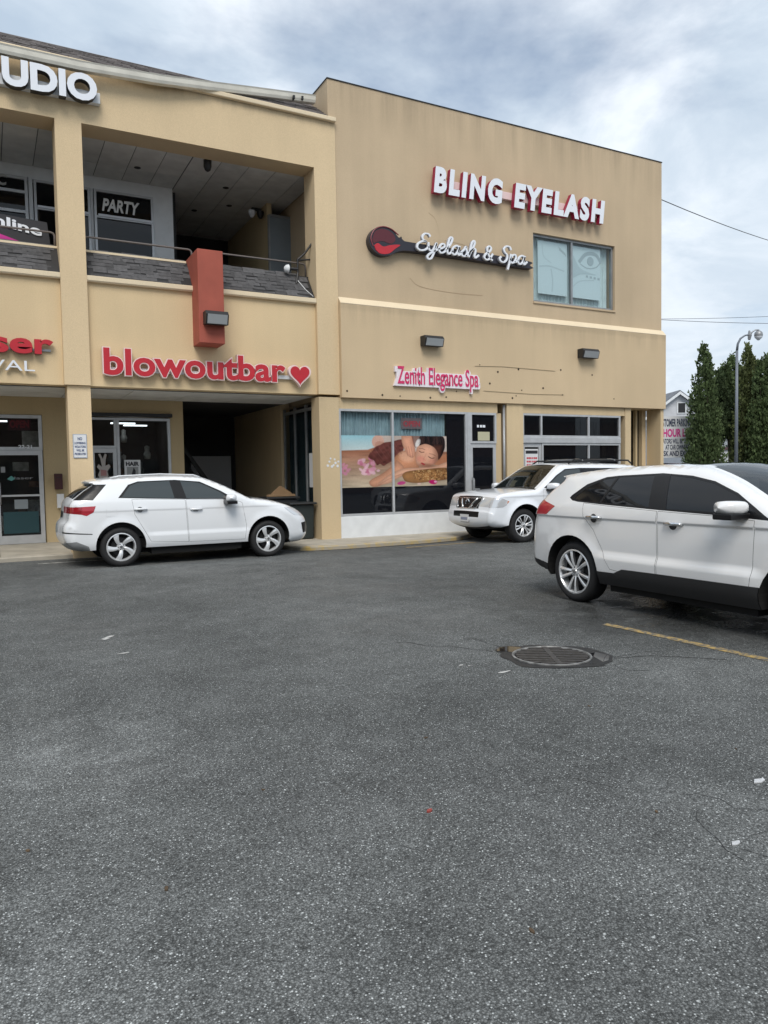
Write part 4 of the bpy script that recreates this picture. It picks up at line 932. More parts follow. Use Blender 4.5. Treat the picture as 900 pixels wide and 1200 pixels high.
    blend(sp([(520, 260), (548, 215), (570, 200), (692, 200), (712, 262), (694, 318), (668, 350), (664, 310), (640, 272), (590, 252), (548, 262)], 4), C3(30, 20, 22)[None, None]*(.4+1.3*noise(4, 30, 21))[..., None])
    blend(line([(548, 296), (562, 303), (578, 302)], 2.0), C3(60, 35, 32)); blend(line([(606, 330), (624, 340), (642, 338)], 2.2), C3(60, 35, 32))
    blend(line([(548, 280), (566, 280), (584, 288)], 1.6)*.7, C3(80, 50, 42)); blend(line([(612, 312), (634, 316), (650, 326)], 1.6)*.7, C3(80, 50, 42))
    blend(line([(592, 312), (580, 336), (572, 346), (586, 352)], 1.5, 3)*.5, C3(180, 110, 90)); blend(poly([(640, 262), (690, 262), (676, 350), (640, 372)], 26)*.45, C3(120, 72, 56)); blend(ell(592, 384, 44, 12, .1, .9)*.6, C3(130, 78, 60)); blend(ell(570, 374, 14, 5.5, .45, .4), C3(186, 66, 70)); blend(line([(556, 370), (570, 374), (584, 380)], .9)*.7, C3(120, 30, 40))
    blend(ell(540, 246, 13, 26, .4, .4), C3(238, 232, 228))
    blend(ell(632, 488, 26, 14, .1, .3), C3(196, 22, 108)); blend(ell(648, 486, 9, 6, 0, .5), C3(248, 180, 216)); blend(ell(436, 490, 26, 11, -.1, .3), C3(206, 70, 140)); blend(ell(545, 497, 12, 5, 0, .5), C3(230, 200, 190))
    # strands, folds and the grain of the print
    for k in range(46):
        x0_ = r.uniform(545, 700); blend(line([(x0_, 203), (x0_+r.uniform(-6, 10), 228), (x0_+r.uniform(-14, 16), 252)], .7, 1.6)*.4, C3(92, 66, 60))
    for k in range(7): blend(line([(262+24*k, 292-7*k), (286+24*k, 322-5*k), (318+20*k, 366-9*k)], 2.2, 5)*.45, C3(84, 44, 42))
    for k in range(5): blend(line([(280+26*k, 280-6*k), (306+26*k, 318-5*k), (334+20*k, 352-9*k)], 1.4, 4)*.3, C3(176, 118, 108))
    col *= (.90+.2*rng.rand(nz, nx))[..., None]; col *= (.86+.28*noise(60, 30, 77))[..., None]
    vs = []; X = np.linspace(x0, x1, nx); Z = np.linspace(z1, z0, nz)
    keep = np.ones(nx, bool); 
    V = np.stack([np.broadcast_to(X[None, :], (nz, nx)), np.full((nz, nx), 15.534), np.broadcast_to(Z[:, None], (nz, nx))], -1).reshape(-1, 3)
    for (a, b) in ((7.12, 8.435), (8.487, 9.98)):
        ii = [i for i in range(nx) if a-.006 <= X[i] <= b+.006]; i0, i1 = ii[0], ii[-1]; w = i1-i0+1
        vv = V.reshape(nz, nx, 3)[:, i0:i1+1].reshape(-1, 3); cc = np.concatenate([col[:, i0:i1+1].reshape(-1, 3), np.ones((nz*w, 1))], 1)
        fa = [(r_*w+c_, (r_+1)*w+c_, (r_+1)*w+c_+1, r_*w+c_+1) for r_ in range(nz-1) for c_ in range(w-1)]
        me = bpy.data.meshes.new('print'); me.from_pydata(vv.tolist(), [], fa); at = me.color_attributes.new('Col', 'FLOAT_COLOR', 'POINT'); at.data.foreach_set('color', cc.astype(np.float32).ravel())
        me.materials.append(M_mural); link('print', me, MUR)
m, N, L, b = nodes('printed_vinyl'); at = N.new('ShaderNodeAttribute'); at.attribute_name = 'Col'; hs = N.new('ShaderNodeHueSaturation'); hs.inputs['Value'].default_value = .76; hs.inputs['Saturation'].default_value = 1.0; L.new(at.outputs[0], hs.inputs['Color']); L.new(hs.outputs[0], b.inputs['Base Color']); b.inputs['Roughness'].default_value = .18
M_mural = m
MUR = thing('window_picture', 'large photo print of a massage on the spa window, split by a white mullion', 'poster', (8.5, 15.53, 1.2))
mural()

# ------------------------------------------------------------------ things on the building
def wall_lamp(label, x, y, z, w=.50, h=.24):
    t = thing('flood_lamp', label, 'lamp', (x, y, z), 0, 'floodlights on the stucco front')
    MB().prism([(y, z+h), (y-.20, z+h), (y-.26, z+h*.72), (y-.20, z), (y, z+.02)], 'x', x-w/2, x+w/2).build('housing', M_black, t, bevel=.008)
    MB().prism([(y-.266, z+h*.70), (y-.206, z+.015), (y-.214, z+.012), (y-.274, z+h*.70)], 'x', x-w/2+.03, x+w/2-.03).build('lens', simple('lamp_lens', (.34, .36, .37), .2), t)
wall_lamp('black floodlight with pale lens at the foot of the red pier', 4.17, 15.08, 4.57, .46, .27)
wall_lamp('black floodlight over the massage window, left of the two on the corner block', 9.45, 15.40, 4.53, .52, .25)
wall_lamp('black floodlight right of the Zenith sign, nearest the building corner', 14.36, 15.40, 4.53, .56, .25)
t = thing('security_camera', 'round black camera dome under the balcony ceiling beam', 'camera', (4.3, 16.2, 8.2))
MB().lathe([(.075, 8.31), (.085, 8.25), (.085, 8.17), (.06, 8.10), (.02, 8.07), (0, 8.065)], 14, (4.42, 16.18, 0)).build('housing', M_black, t, smooth=True); MB().lathe([(.09, 8.315), (.09, 8.29)], 14, (4.42, 16.18, 0)).build('mount', M_darkm, t)
t = thing('spot_lamp', 'small double spot lamp on the ceiling at the back of the balcony', 'lamp', (6.2, 18.4, 8.1))
for dx in (-.10, .12): MB().lathe([(.03, 0), (.07, .05), (.09, .16)], 10, (6.15+dx, 18.2, 7.96)).build('head', M_whiteL if dx < 0 else M_black, t, smooth=True)
MB().box(6.05, 6.3, 18.18, 18.24, 8.14, 8.2).build('bracket', M_black, t)
for k, (x, y) in enumerate(((5.2, 17.5), (5.6, 18.6), (3.15, 17.2), (4.9, 19.3))):
    tag(MB().lathe([(0, 8.292), (.06, 8.292), (.075, 8.30)], 12, (x, y, 0)).build('sprinkler_plate', M_darkm), ['dark round ceiling plate beside the camera dome side of the balcony ceiling', 'dark round plate farther back over the balcony corridor', 'dark round plate on the balcony ceiling in front of the PARTY window', 'deepest dark round plate on the balcony ceiling'][k], 'ceiling plate', 'plates on the balcony ceiling')
t = thing('antenna_mount', 'black bent antenna mast with a small pale dish on the shingled parapet end', 'antenna', (6.25, 15.9, 5.7))
MB().tube([(6.24, 15.80, 5.80), (6.30, 15.84, 6.05), (6.30, 15.84, 6.36)], .025, 8).tube([(6.30, 15.84, 6.34), (6.47, 15.80, 6.50), (6.62, 15.76, 6.72)], .022, 8).tube([(6.30, 15.84, 6.33), (6.60, 15.84, 6.38)], .02, 8).build('mast', M_black, t)
MB().tube([(6.27, 15.83, 5.9), (6.42, 15.70, 5.66), (6.56, 15.60, 5.50)], .012, 6).build('cable', M_steel, t)
MB().lathe([(.0, 0), (.05, .012), (.085, .05), (.10, .10)], 14, (0, 0, 0), 'x').build('dish', M_white, t, smooth=True).location = (5.98, 15.86, 6.12)
MB().tube([(6.08, 15.86, 6.13), (6.30, 15.84, 6.13)], .035, 8).build('arm', M_black, t)
# bin and cardboard by the passage
t = thing('trash_bin', 'dark wheeled bin standing beside the spa column, behind the nose of the hatchback', 'bin', (6.2, 15.35, .08))
MB().prism([(15.72, .10), (16.22, .10), (16.28, .87), (15.66, .87)], 'x', 5.95, 6.5).build('body', simple('bin_plastic', (.02, .028, .028), .5), t, bevel=.02)
MB().box(5.90, 6.55, 15.60, 16.32, .875, .925).build('lid', simple('bin_lid', (.02, .024, .026), .5), t, bevel=.02); MB().tube([(5.98, 15.6, .90), (6.47, 15.6, .90)], .018, 8).build('handle', M_black, t)
t = thing('cardboard_box', 'torn brown cardboard box leaning by the side glass above the dark bins', 'box', (6.0, 16.9, 1.0))
MB().prism([(5.84, 1.06), (6.40, 1.06), (6.38, 1.12), (6.10, 1.30), (5.88, 1.12)], 'y', 16.75, 16.80).build('panel', M_wood, t); MB().prism([(5.74, 1.05), (6.42, 1.05), (6.40, 1.10), (5.76, 1.10)], 'y', 16.6, 16.74).build('flap', M_wood, t)
t = thing('trash_bin', 'black bin under the torn cardboard, farther back by the side glass', 'bin', (6.0, 16.9, .1))
MB().box(5.70, 6.45, 16.5, 17.1, .12, .98).build('body', simple('bin_black', (.018, .02, .024), .5), t, bevel=.03); MB().box(5.66, 6.49, 16.46, 17.14, .985, 1.04).build('lid', M_black, t, bevel=.02)
# ------------------------------------------------------------------ cars
def paint(name, col, rough=.28, coat=1.0):
    return simple(name, col, rough, spec=.4, coat=coat)
M_wp1 = paint('white_car_paint', (.79, .81, .83)); M_wp2 = paint('cool_white_car_paint', (.78, .81, .85)); M_wp3 = paint('pearl_car_paint', (.78, .78, .775))
M_cgl = simple('tinted_car_glass', (.008, .009, .011), .03, spec=.38)
M_cgl2 = simple('smoked_car_glass', (.045, .055, .058), .03, spec=.6)
M_ws = glassy('windscreen_glass', (.02, .03, .025), .12)
M_trimb = simple('black_trim', (.010, .010, .011), .3, spec=.3)
M_clad = simple('black_cladding', (.02, .02, .021), .6)
M_gap = simple('panel_gap', (.03, .03, .032), .8)
M_tyre = simple('tyre_rubber', (.014, .014, .015), .75, bump=.15, bscale=80)
M_well = simple('wheel_well', (.006, .006, .006), .95)
M_alloy = simple('alloy', (.72, .73, .74), .28, .45)
M_alloyd = simple('alloy_dark_grey', (.28, .29, .30), .32, .8)  # darker grey alloy on spoke flanks, slats and roof bars
M_chrome = simple('chrome', (.70, .71, .72), .12, 1.0)
M_tail = simple('tail_lamp_red', (.30, .012, .02), .12, coat=.6); M_tail2 = simple('tail_lamp_bright', (.42, .03, .045), .12, coat=.6)
M_hl = simple('headlamp_clear', (.66, .68, .70), .10, .3, coat=.8); M_amber = simple('amber_lamp', (.60, .22, .10), .15, coat=.6)
M_seat = simple('seat_cloth', (.09, .09, .085), .9); M_dash = simple('dash_grey', (.05, .05, .05), .8)
M_silverp = simple('silver_skid', (.34, .35, .36), .4, .4)
def sstep(a, b, x): t = np.clip((x-a)/(b-a), 0, 1); return t*t*(3-2*t)
def seg_dist(P, poly, closed=False):
    """distance of points P (n,2) to a polyline, and the weight of nearest segment position"""
    d = np.full(len(P), 1e9); idx = np.zeros(len(P)); n = len(poly); rng_ = range(n if closed else n-1)
    for i in rng_:
        a, b = poly[i], poly[(i+1) % n]; e = b-a; L2 = e@e+1e-12; t = np.clip(((P-a)@e)/L2, 0, 1); q = a+t[:, None]*e; dd = np.hypot(*(P-q).T)
        m = dd < d; d[m] = dd[m]; idx[m] = i+t[m]
    return d, idx
def inside(P, poly):
    c = np.zeros(len(P), bool); n = len(poly); x, y = P.T
    for i in range(n):
        a, b = poly[i], poly[(i+1) % n]
        c ^= ((a[1] > y) != (b[1] > y)) & (x < (b[0]-a[0])*(y-a[1])/(b[1]-a[1]+1e-12)+a[0])
    return c
def dens(poly, step, closed=True):
    poly = [np.array(p, float) for p in poly]; out = []; n = len(poly)
    for i in range(n if closed else n-1):
        a, b = poly[i], poly[(i+1) % n]; k = max(1, int(math.ceil(np.hypot(*(b-a))/step)))
        out += [a+(b-a)*j/k for j in range(k)]
    if not closed: out.append(poly[-1])
    return np.array(out)
def inset(poly, d):
    P = np.array(poly, float); n = len(P); area = .5*sum(P[i][0]*P[(i+1) % n][1]-P[(i+1) % n][0]*P[i][1] for i in range(n)); s = 1 if area > 0 else -1; out = []
    for i in range(n):
        e1 = P[i]-P[i-1]; e2 = P[(i+1) % n]-P[i]; n1 = s*np.array((-e1[1], e1[0]))/np.hypot(*e1); n2 = s*np.array((-e2[1], e2[0]))/np.hypot(*e2)
        m = n1+n2; m /= max(.25, (m@m)/2); out.append(P[i]+m*d)
    return out
def rounded(poly, n=3): return [tuple(p) for p in smooth_path([*poly, poly[0]], n)[:-1]]
def make_car(name, label, cat, sp, pnt):
    root = thing(name, label, cat); root['_local'] = 1
    # outline with smoothed points, radius and section carried along
    pts = sp['top']; xy = [(p[0], p[1]) for p in pts]; secs = [p[2] for p in pts]; rad = [p[3] for p in pts]
    n = 6; raw = smooth_path(xy, n); out_xy = np.array(raw); m = len(out_xy)
    osec = [secs[min(i//n, len(secs)-1)] for i in range(m)]; orad = np.interp(np.arange(m)/n, np.arange(len(rad)), rad)
    hw, zb, zr, tum = sp['hw'], sp['zb'], sp['zr'], sp['tum']; xf, xr = sp['axles']; R, zc = sp['arch']
    def Y0(x, z):
        w = np.full(np.shape(x), hw, float)
        fx = np.clip((x-sp['nf'])/(sp['xmax']-sp['nf']), 0, 1); rx = np.clip((sp['nr']-x)/(sp['nr']-sp['xmin']), 0, 1)
        w = w-sp['kf']*fx**2.2-sp['kr']*rx**2.2
        w = w-tum*np.clip((z-zb)/(zr-zb), 0, 2)**1.25
        w = w-.05*np.clip((zb-z)/(zb-.3), 0, 1.4)**2*0-.030*((np.minimum(z, zb)-.72)/.40)**2
        for (zs, amp, wd) in sp['creases']: w = w+amp*(sstep(zs-wd, zs, z)-sstep(zs, zs+.22, z))
        for (zs, amp, wd, x0, x1) in sp.get('lcreases', ()): w = w+amp*(1-sstep(zs-.0, zs+wd, z))*sstep(x0-.15, x0+.1, x)*(1-sstep(x1-.1, x1+.15, x))
        w = w-.05*sstep(.42, .18, z)
        for xa in (xf, xr):
            rho = np.hypot(x-xa, z-zc); w = w+sp.get('flare', .018)*(1-np.clip((rho-R)/.13, 0, 1))**1.5
        return w
    def Yside(P):
        d, ix = seg_dist(P, out_xy); r = np.interp(ix, np.arange(m), orad); t = np.clip(d/r, 0, 1)
        return Y0(P[:, 0], P[:, 1])-r*.9*(1-np.sqrt(np.clip(1-(1-t)**2, 0, 1)))
    # side loop: top outline then the sill with two wheel arches
    zs = sp['sill']
    def arc(xa): 
        a0 = math.asin(max(-1, min(1, (zs-zc)/R))) if zs < zc else math.asin((zs-zc)/R)
        return [(xa+R*math.cos(a), zc+R*math.sin(a)) for a in np.linspace(a0, PI-a0, 22)]
    bot = [p for p in arc(xf)]+[p for p in dens([(xf-math.sqrt(R*R-(zs-zc)**2)-.05, zs), (xr+math.sqrt(R*R-(zs-zc)**2)+.05, zs)], .06, False).tolist()]+[p for p in arc(xr)]
    # outline runs rear bottom -> front bottom; bottom runs front -> rear
    loop = [tuple(p) for p in dens(out_xy.tolist(), .045, False)]+[tuple(p) for p in bot]
    L = len(loop); verts = [Vector(p) for p in loop]; edges = [(i, (i+1) % L) for i in range(L)]
    def add_loop(poly, step=.05):
        P = dens(poly, step); b = len(verts); verts.extend(Vector(p) for p in P); edges.extend((b+i, b+(i+1) % len(P)) for i in range(len(P)))
    regions = []
    for (nm, mat, poly, off) in sp['panels']:
        regions.append((nm, mat, np.array(poly, float), off)); add_loop(poly)
    door_in = {}
    for i, (nm, mat, poly, off) in enumerate(sp['panels']):
        if nm == 'door': q = inset(poly, sp.get('gapw', .004)); door_in[i] = np.array(q); add_loop(q)
    LP = np.array(loop)
    g = [(x, z) for x in np.arange(sp['xmin'], sp['xmax'], .055) for z in np.arange(.2, zr+.05, .05)]
    G = np.array(g)+rng.uniform(-.006, .006, (len(g), 2)); G = G[inside(G, LP)]; d, _ = seg_dist(G, LP, True); G = G[d > .02]
    for (zs_, wd_) in [(c[0], c[2]) for c in sp['creases']]+[(c[0]+c[2], c[2]) for c in sp.get('lcreases', ())]: G = G[(G[:, 1] < zs_-1.4*wd_) | (G[:, 1] > zs_+.45*wd_)]
    # rows that follow the rounded outline
    T = np.gradient(out_xy, axis=0); T /= np.linalg.norm(T, axis=1)[:, None]; NN = np.stack([T[:, 1], -T[:, 0]], 1)
    extra = []
    for k in (.04, .12, .25, .45, .7): extra.append(out_xy[::2]+NN[::2]*(orad[::2]*k)[:, None])
    for (zs_, wd_) in [(c[0], c[2]) for c in sp['creases']]+[(c[0]+c[2], c[2]) for c in sp.get('lcreases', ())]:
        for q in (-1.25, -1, -.75, -.5, -.25, 0, .3): extra.append(np.stack([np.arange(sp['xmin'], sp['xmax'], .022), np.full(len(np.arange(sp['xmin'], sp['xmax'], .022)), zs_+q*wd_)], 1))
    X = np.concatenate(extra); X = X[inside(X, LP)]; d, _ = seg_dist(X, LP, True); X = X[d > .003]
    verts += [Vector(p) for p in X]+[Vector(p) for p in G]
    v2, e2, f2, _, _, _ = delaunay_2d_cdt(verts, edges, [], 0, 1e-5)
    V = np.array([tuple(v) for v in v2]); Fc = np.array([tuple(f) for f in f2 if len(f) == 3]); cen = V[Fc].mean(1)
    ok = inside(cen, LP); Fc = Fc[ok]; cen = cen[ok]
    lab = np.full(len(Fc), -1)
    for i in range(len(regions)-1, -1, -1):
        lab[inside(cen, regions[i][2])] = i
    ys = Yside(V); e = .004
    gx = (Yside(V+[e, 0])-Yside(V-[e, 0]))/(2*e); gz = (Yside(V+[0, e])-Yside(V-[0, e]))/(2*e)
    d, ix = seg_dist(V, out_xy); edge = d < 2e-3
    nr = np.stack([-gx, np.ones(len(V)), -gz], 1); nr /= np.linalg.norm(nr, axis=1)[:, None]
    ii = np.clip(np.round(ix).astype(int), 0, m-1); on = np.stack([-NN[ii, 0], np.zeros(len(V)), -NN[ii, 1]], 1); w = np.clip(1-d/(np.interp(ix, np.arange(m), orad)*.12), 0, 1)[:, None]
    nr = nr*(1-w)+on*w; nr /= np.linalg.norm(nr, axis=1)[:, None]+1e-9
    def side_obj(nm, mat, faces, s, off=0.0, parent=root):
        u, inv = np.unique(faces, return_inverse=True); F2 = inv.reshape(faces.shape)
        P = np.stack([V[u, 0], s*(ys[u]+off), V[u, 1]], 1); nn = nr[u]*[1, s, 1]
        F3 = F2 if s < 0 else F2[:, ::-1]
        me = bpy.data.meshes.new(nm); me.from_pydata(P.tolist(), [], F3.tolist()); me.materials.append(mat)
        me.polygons.foreach_set('use_smooth', [True]*len(me.polygons)); me.update()
        me.normals_split_custom_set_from_vertices(nn.tolist()); return link(nm, me, parent)
    area = (V[Fc[:, 1], 0]-V[Fc[:, 0], 0])*(V[Fc[:, 2], 1]-V[Fc[:, 0], 1])-(V[Fc[:, 2], 0]-V[Fc[:, 0], 0])*(V[Fc[:, 1], 1]-V[Fc[:, 0], 1])
    Fc[area < 0] = Fc[area < 0][:, ::-1]
    handles = sp.get('handles', [])
    for s in (1, -1):
        side_obj('body_side', pnt, Fc[lab == -1], s)
        nd = 0
        for i, (nm, mat, poly, off) in enumerate(regions):
            sel = lab == i
            if not sel.any(): continue
            if nm == 'door':
                gin = inside(cen, door_in[i]); dob = side_obj('door', pnt, Fc[sel & gin], s)
                if (sel & ~gin).any(): side_obj('door_gap', M_gap, Fc[sel & ~gin], s, -.008, dob)
                if nd < len(handles):
                    hx, hz = handles[nd]; hy = float(Yside(np.array([[hx, hz]]))[0])
                    ho = MB(); P = [(hx-.105, s*(hy-.005), hz), (hx-.09, s*(hy+.028), hz+.003), (hx, s*(hy+.036), hz+.004), (hx+.09, s*(hy+.028), hz+.003), (hx+.105, s*(hy-.005), hz)]
                    ho.tube(P, [.014, .017, .019, .017, .014], 8).build('handle', sp.get('handle_mat', pnt), dob, smooth=True)
                    MB().lathe([(0, s*(hy+.002)), (.05, s*(hy+.002))], 12, (hx-.01, 0, hz-.008), 'y').build('handle_recess', M_gap if sp.get('handle_mat') else M_alloyd, dob)
                nd += 1
            else: side_obj(nm, mat, Fc[sel], s, off)
        # arch liner
        for xa in (xf, xr):
            mb = MB(); A = arc(xa); Pa = np.array(A); yy = Yside(Pa)
            for k in range(len(A)-1):
                mb.quad((A[k][0], s*yy[k], A[k][1]), (A[k+1][0], s*yy[k+1], A[k+1][1]), (A[k+1][0], s*(hw-.42), A[k+1][1]), (A[k][0], s*(hw-.42), A[k][1]))
            mb.add([(p[0], s*(hw-.40), p[1]) for p in A], [tuple(range(len(A)))])
            mb.build('wheel_arch', M_well, root)
    # cover over the top from edge to edge
    ye = Y0(out_xy[:, 0], out_xy[:, 1])-orad*.9; ns = 25; ss = np.linspace(-1, 1, ns)
    cr = np.array([sp['crown'].get(c, .03) for c in osec]); cr = np.convolve(np.pad(cr, 6, 'edge'), np.ones(13)/13, 'valid')
    ON = -NN
    Gd = np.zeros((m, ns, 3)); bow = np.array([sp['bow'].get(c, 0) for c in osec]); bow = np.convolve(np.pad(bow, 6, 'edge'), np.ones(13)/13, 'valid')
    for j, s_ in enumerate(ss):
        k = 1-s_*s_; Gd[:, j, 0] = out_xy[:, 0]+ON[:, 0]*cr*k; Gd[:, j, 1] = ye*s_; Gd[:, j, 2] = out_xy[:, 1]+ON[:, 1]*cr*k
    du = np.gradient(Gd, axis=0); dv = np.gradient(Gd, axis=1); nrm_ = np.cross(dv, du); nrm_ /= np.linalg.norm(nrm_, axis=2)[..., None]+1e-9
    if (nrm_[m//2, ns//2, 2]) < 0: nrm_ = -nrm_
    groups = {}
    for i in range(m-1):
        for j in range(ns-1):
            sc = abs(ss[j]+ss[j+1])/2; x = (out_xy[i, 0]+out_xy[i+1, 0])/2; z = (out_xy[i, 1]+out_xy[i+1, 1])/2
            nm, mat = osec[i], pnt
            for (rn, rm, pred) in sp['cover']:
                if pred(osec[i], x, z, sc): nm, mat = rn, rm; break
            groups.setdefault((nm, mat.name, (ss[j] > -.01) if nm in ('headlight', 'taillight', 'side_intake') else 0), (mat, []))[1].append((i*ns+j, (i+1)*ns+j, (i+1)*ns+j+1, i*ns+j+1))
    Gf = Gd.reshape(-1, 3); Nf = nrm_.reshape(-1, 3)
    for (nm, _, _), (mat, fs) in groups.items():
        fs = np.array(fs); u, inv = np.unique(fs, return_inverse=True); me = bpy.data.meshes.new(nm); me.from_pydata(Gf[u].tolist(), [], inv.reshape(fs.shape).tolist()); me.materials.append(mat)
        me.polygons.foreach_set('use_smooth', [True]*len(me.polygons)); me.update()
        q = me.polygons[0]
        if q.normal.dot(Vector(Nf[u][q.vertices[0]])) < 0: me.flip_normals(); me.update()
        me.normals_split_custom_set_from_vertices(Nf[u].tolist()); link(nm, me, root)
    # underbody, cabin and seats
    mb = MB(); mb.box(sp['xmin']+.3, sp['xmax']-.3, -hw+.16, hw-.16, max(zs-.06, .31), max(zs-.06, .31)+.15); mb.box(xr+.52, xf-.52, -hw+.10, hw-.10, .19, zs+.05); mb.box(sp['xmin']+.75, sp['xmax']-.75, -hw+.30, hw-.30, .21, zs); mb.build('underbody', M_well, root)  # lower boxes hang down to block light and deepen shade beneath
    mb = MB(); zi = sp['zb']-.06; mb.box(sp['cab'][0], sp['cab'][1], -hw+.2, hw-.2, .5, zi); mb.build('dashboard', M_dash, root)
    for x in sp.get('seats', ()):
        for y in (-.38, .38):
            MB().prism([(x-.10, .6), (x+.10, .6), (x-.04, 1.22), (x-.16, 1.22)], 'y', y-.22, y+.22).box(x-.20, x-.09, y-.12, y+.12, 1.25, 1.42).build('seat', M_seat, root, bevel=.03)
    if sp.get('wheel_x'):
        x, y, z = sp['wheel_x']; MB().tube([(x+.07*math.sin(a), y+.18*math.cos(a), z+.17*math.sin(a)) for a in np.linspace(0, 2*PI, 21)], .015, 6).build('steering_wheel', M_black, root)
    # wheels
    rt, rr, wd = sp['wheel']
    proto = None
    for (xa, s) in ((xf, -1), (xr, -1), (xf, 1), (xr, 1)):
        yo = hw-.035
        if proto is None or True:
            w = MB().lathe([(0, -.10), (rr*.98, -.10), (rr*.98, -.12), (0, -.12)], 24, (0, 0, 0), 'y').build('wheel', M_well, root)
            t = MB().lathe([(rr*1.0, -wd), (rr+.02, -wd-.005), (rt-.03, -wd), (rt-.004, -wd+.03), (rt, -wd/2), (rt-.004, -.035), (rt-.028, -.006), ((rt+rr)/2, .004), (rr+.012, -.002), (rr, -.012), (rr-.004, -.05)], 40, (0, 0, 0), 'y').build('tyre', M_tyre, w, smooth=True)
            rim = MB(); rim.lathe([(rr-.002, -.16), (rr-.002, -.012), (rr+.004, -.004), (rr-.012, .0), (rr-.022, -.02), (rr-.03, -.14)], 40, (0, 0, 0), 'y')
            rim.lathe([(0, -.012), (.03, -.014), (.034, -.02), (.068, -.026), (.075, -.05), (.07, -.09)], 24, (0, 0, 0), 'y')
            for (a, w0, w1, skew) in sp['spokes']:
                def pt(r, da, y, a=a): return (r*math.cos(a+da), y, r*math.sin(a+da))
                rows = []
                for q in range(6):
                    f = q/5; r = .05+(rr-.012-.05)*f; ww = (w0+(w1-w0)*f**1.2)/max(r, .06); dz = -.026+.016*f+.012*math.sin(PI*f); sk = skew*f
                    rows.append([pt(r, sk-ww/2, dz-.035), pt(r, sk-ww/2*.9, dz-.002), pt(r, sk-ww*.1, dz+.004), pt(r, sk+ww/2*.9, dz-.006), pt(r, sk+ww/2, dz-.035)])
                b = len(rim.v); rim.v += [p for r_ in rows for p in r_]
                for q in range(5):
                    for k in range(4): rim.f.append((b+q*5+k, b+q*5+k+1, b+(q+1)*5+k+1, b+(q+1)*5+k)); rim.m.append(1 if k in (0, 3) else 0)
            for k in range(5):
                a = 2*PI*k/5+.3; rim.lathe([(0, -.020), (.009, -.020), (.009, -.026)], 8, (.05*math.cos(a), 0, .05*math.sin(a)), 'y', 2)
            rim.lathe([(0, -.008), (.022, -.008), (.026, -.014)], 14, (0, 0, 0), 'y', 1)
            ro = rim.build('rim', [M_alloy, M_alloyd, M_darkm], w, smooth=False)
            MB().lathe([(.06, -.085), (rr*.66, -.085), (rr*.66, -.10)], 28, (0, 0, 0), 'y').build('brake_disc', M_darkm, w)
        w.location = (xa, s*yo, rt-.004)
        w.rotation_euler = (0, random.uniform(0, 6) if not sp.get('spin') else sp['spin'], PI if s < 0 else 0)
    # mirrors
    mx, mz = sp['mirror']
    for s in (1, -1):
        my = float(Y0(np.array([mx]), np.array([mz]))[0])
        g = MB(); n = 14
        for q in range(7):
            f = q/6*2-1; rr_ = max(0, 1-abs(f)**4.5)**.5; 
            for k in range(n):
                a = 2*PI*(k+.5)/n; ca, sa = math.cos(a), math.sin(a); g.v.append((mx+.02+.10*rr_*math.copysign(abs(ca)**.7, ca)-.03*f, s*(my+.165+.135*f), mz+.012+sp.get('mz', .075)*rr_*math.copysign(abs(sa)**.7, sa)))
        for q in range(6):
            for k in range(n): g.f.append((q*n+k, q*n+(k+1) % n, (q+1)*n+(k+1) % n, (q+1)*n+k)); g.m.append(0)
        mo = g.build('mirror', pnt, root, smooth=True)
        MB().box(mx-.085, mx+.105, s*(my-.03), s*(my+.285), mz-.095, mz-.038).build('mirror_foot', M_trimb, mo, bevel=.012)
        MB().box(mx-.085, mx-.066, s*(my+.03), s*(my+.25), mz-.055, mz+.05).build('mirror_glass', M_cgl, mo)
    return root

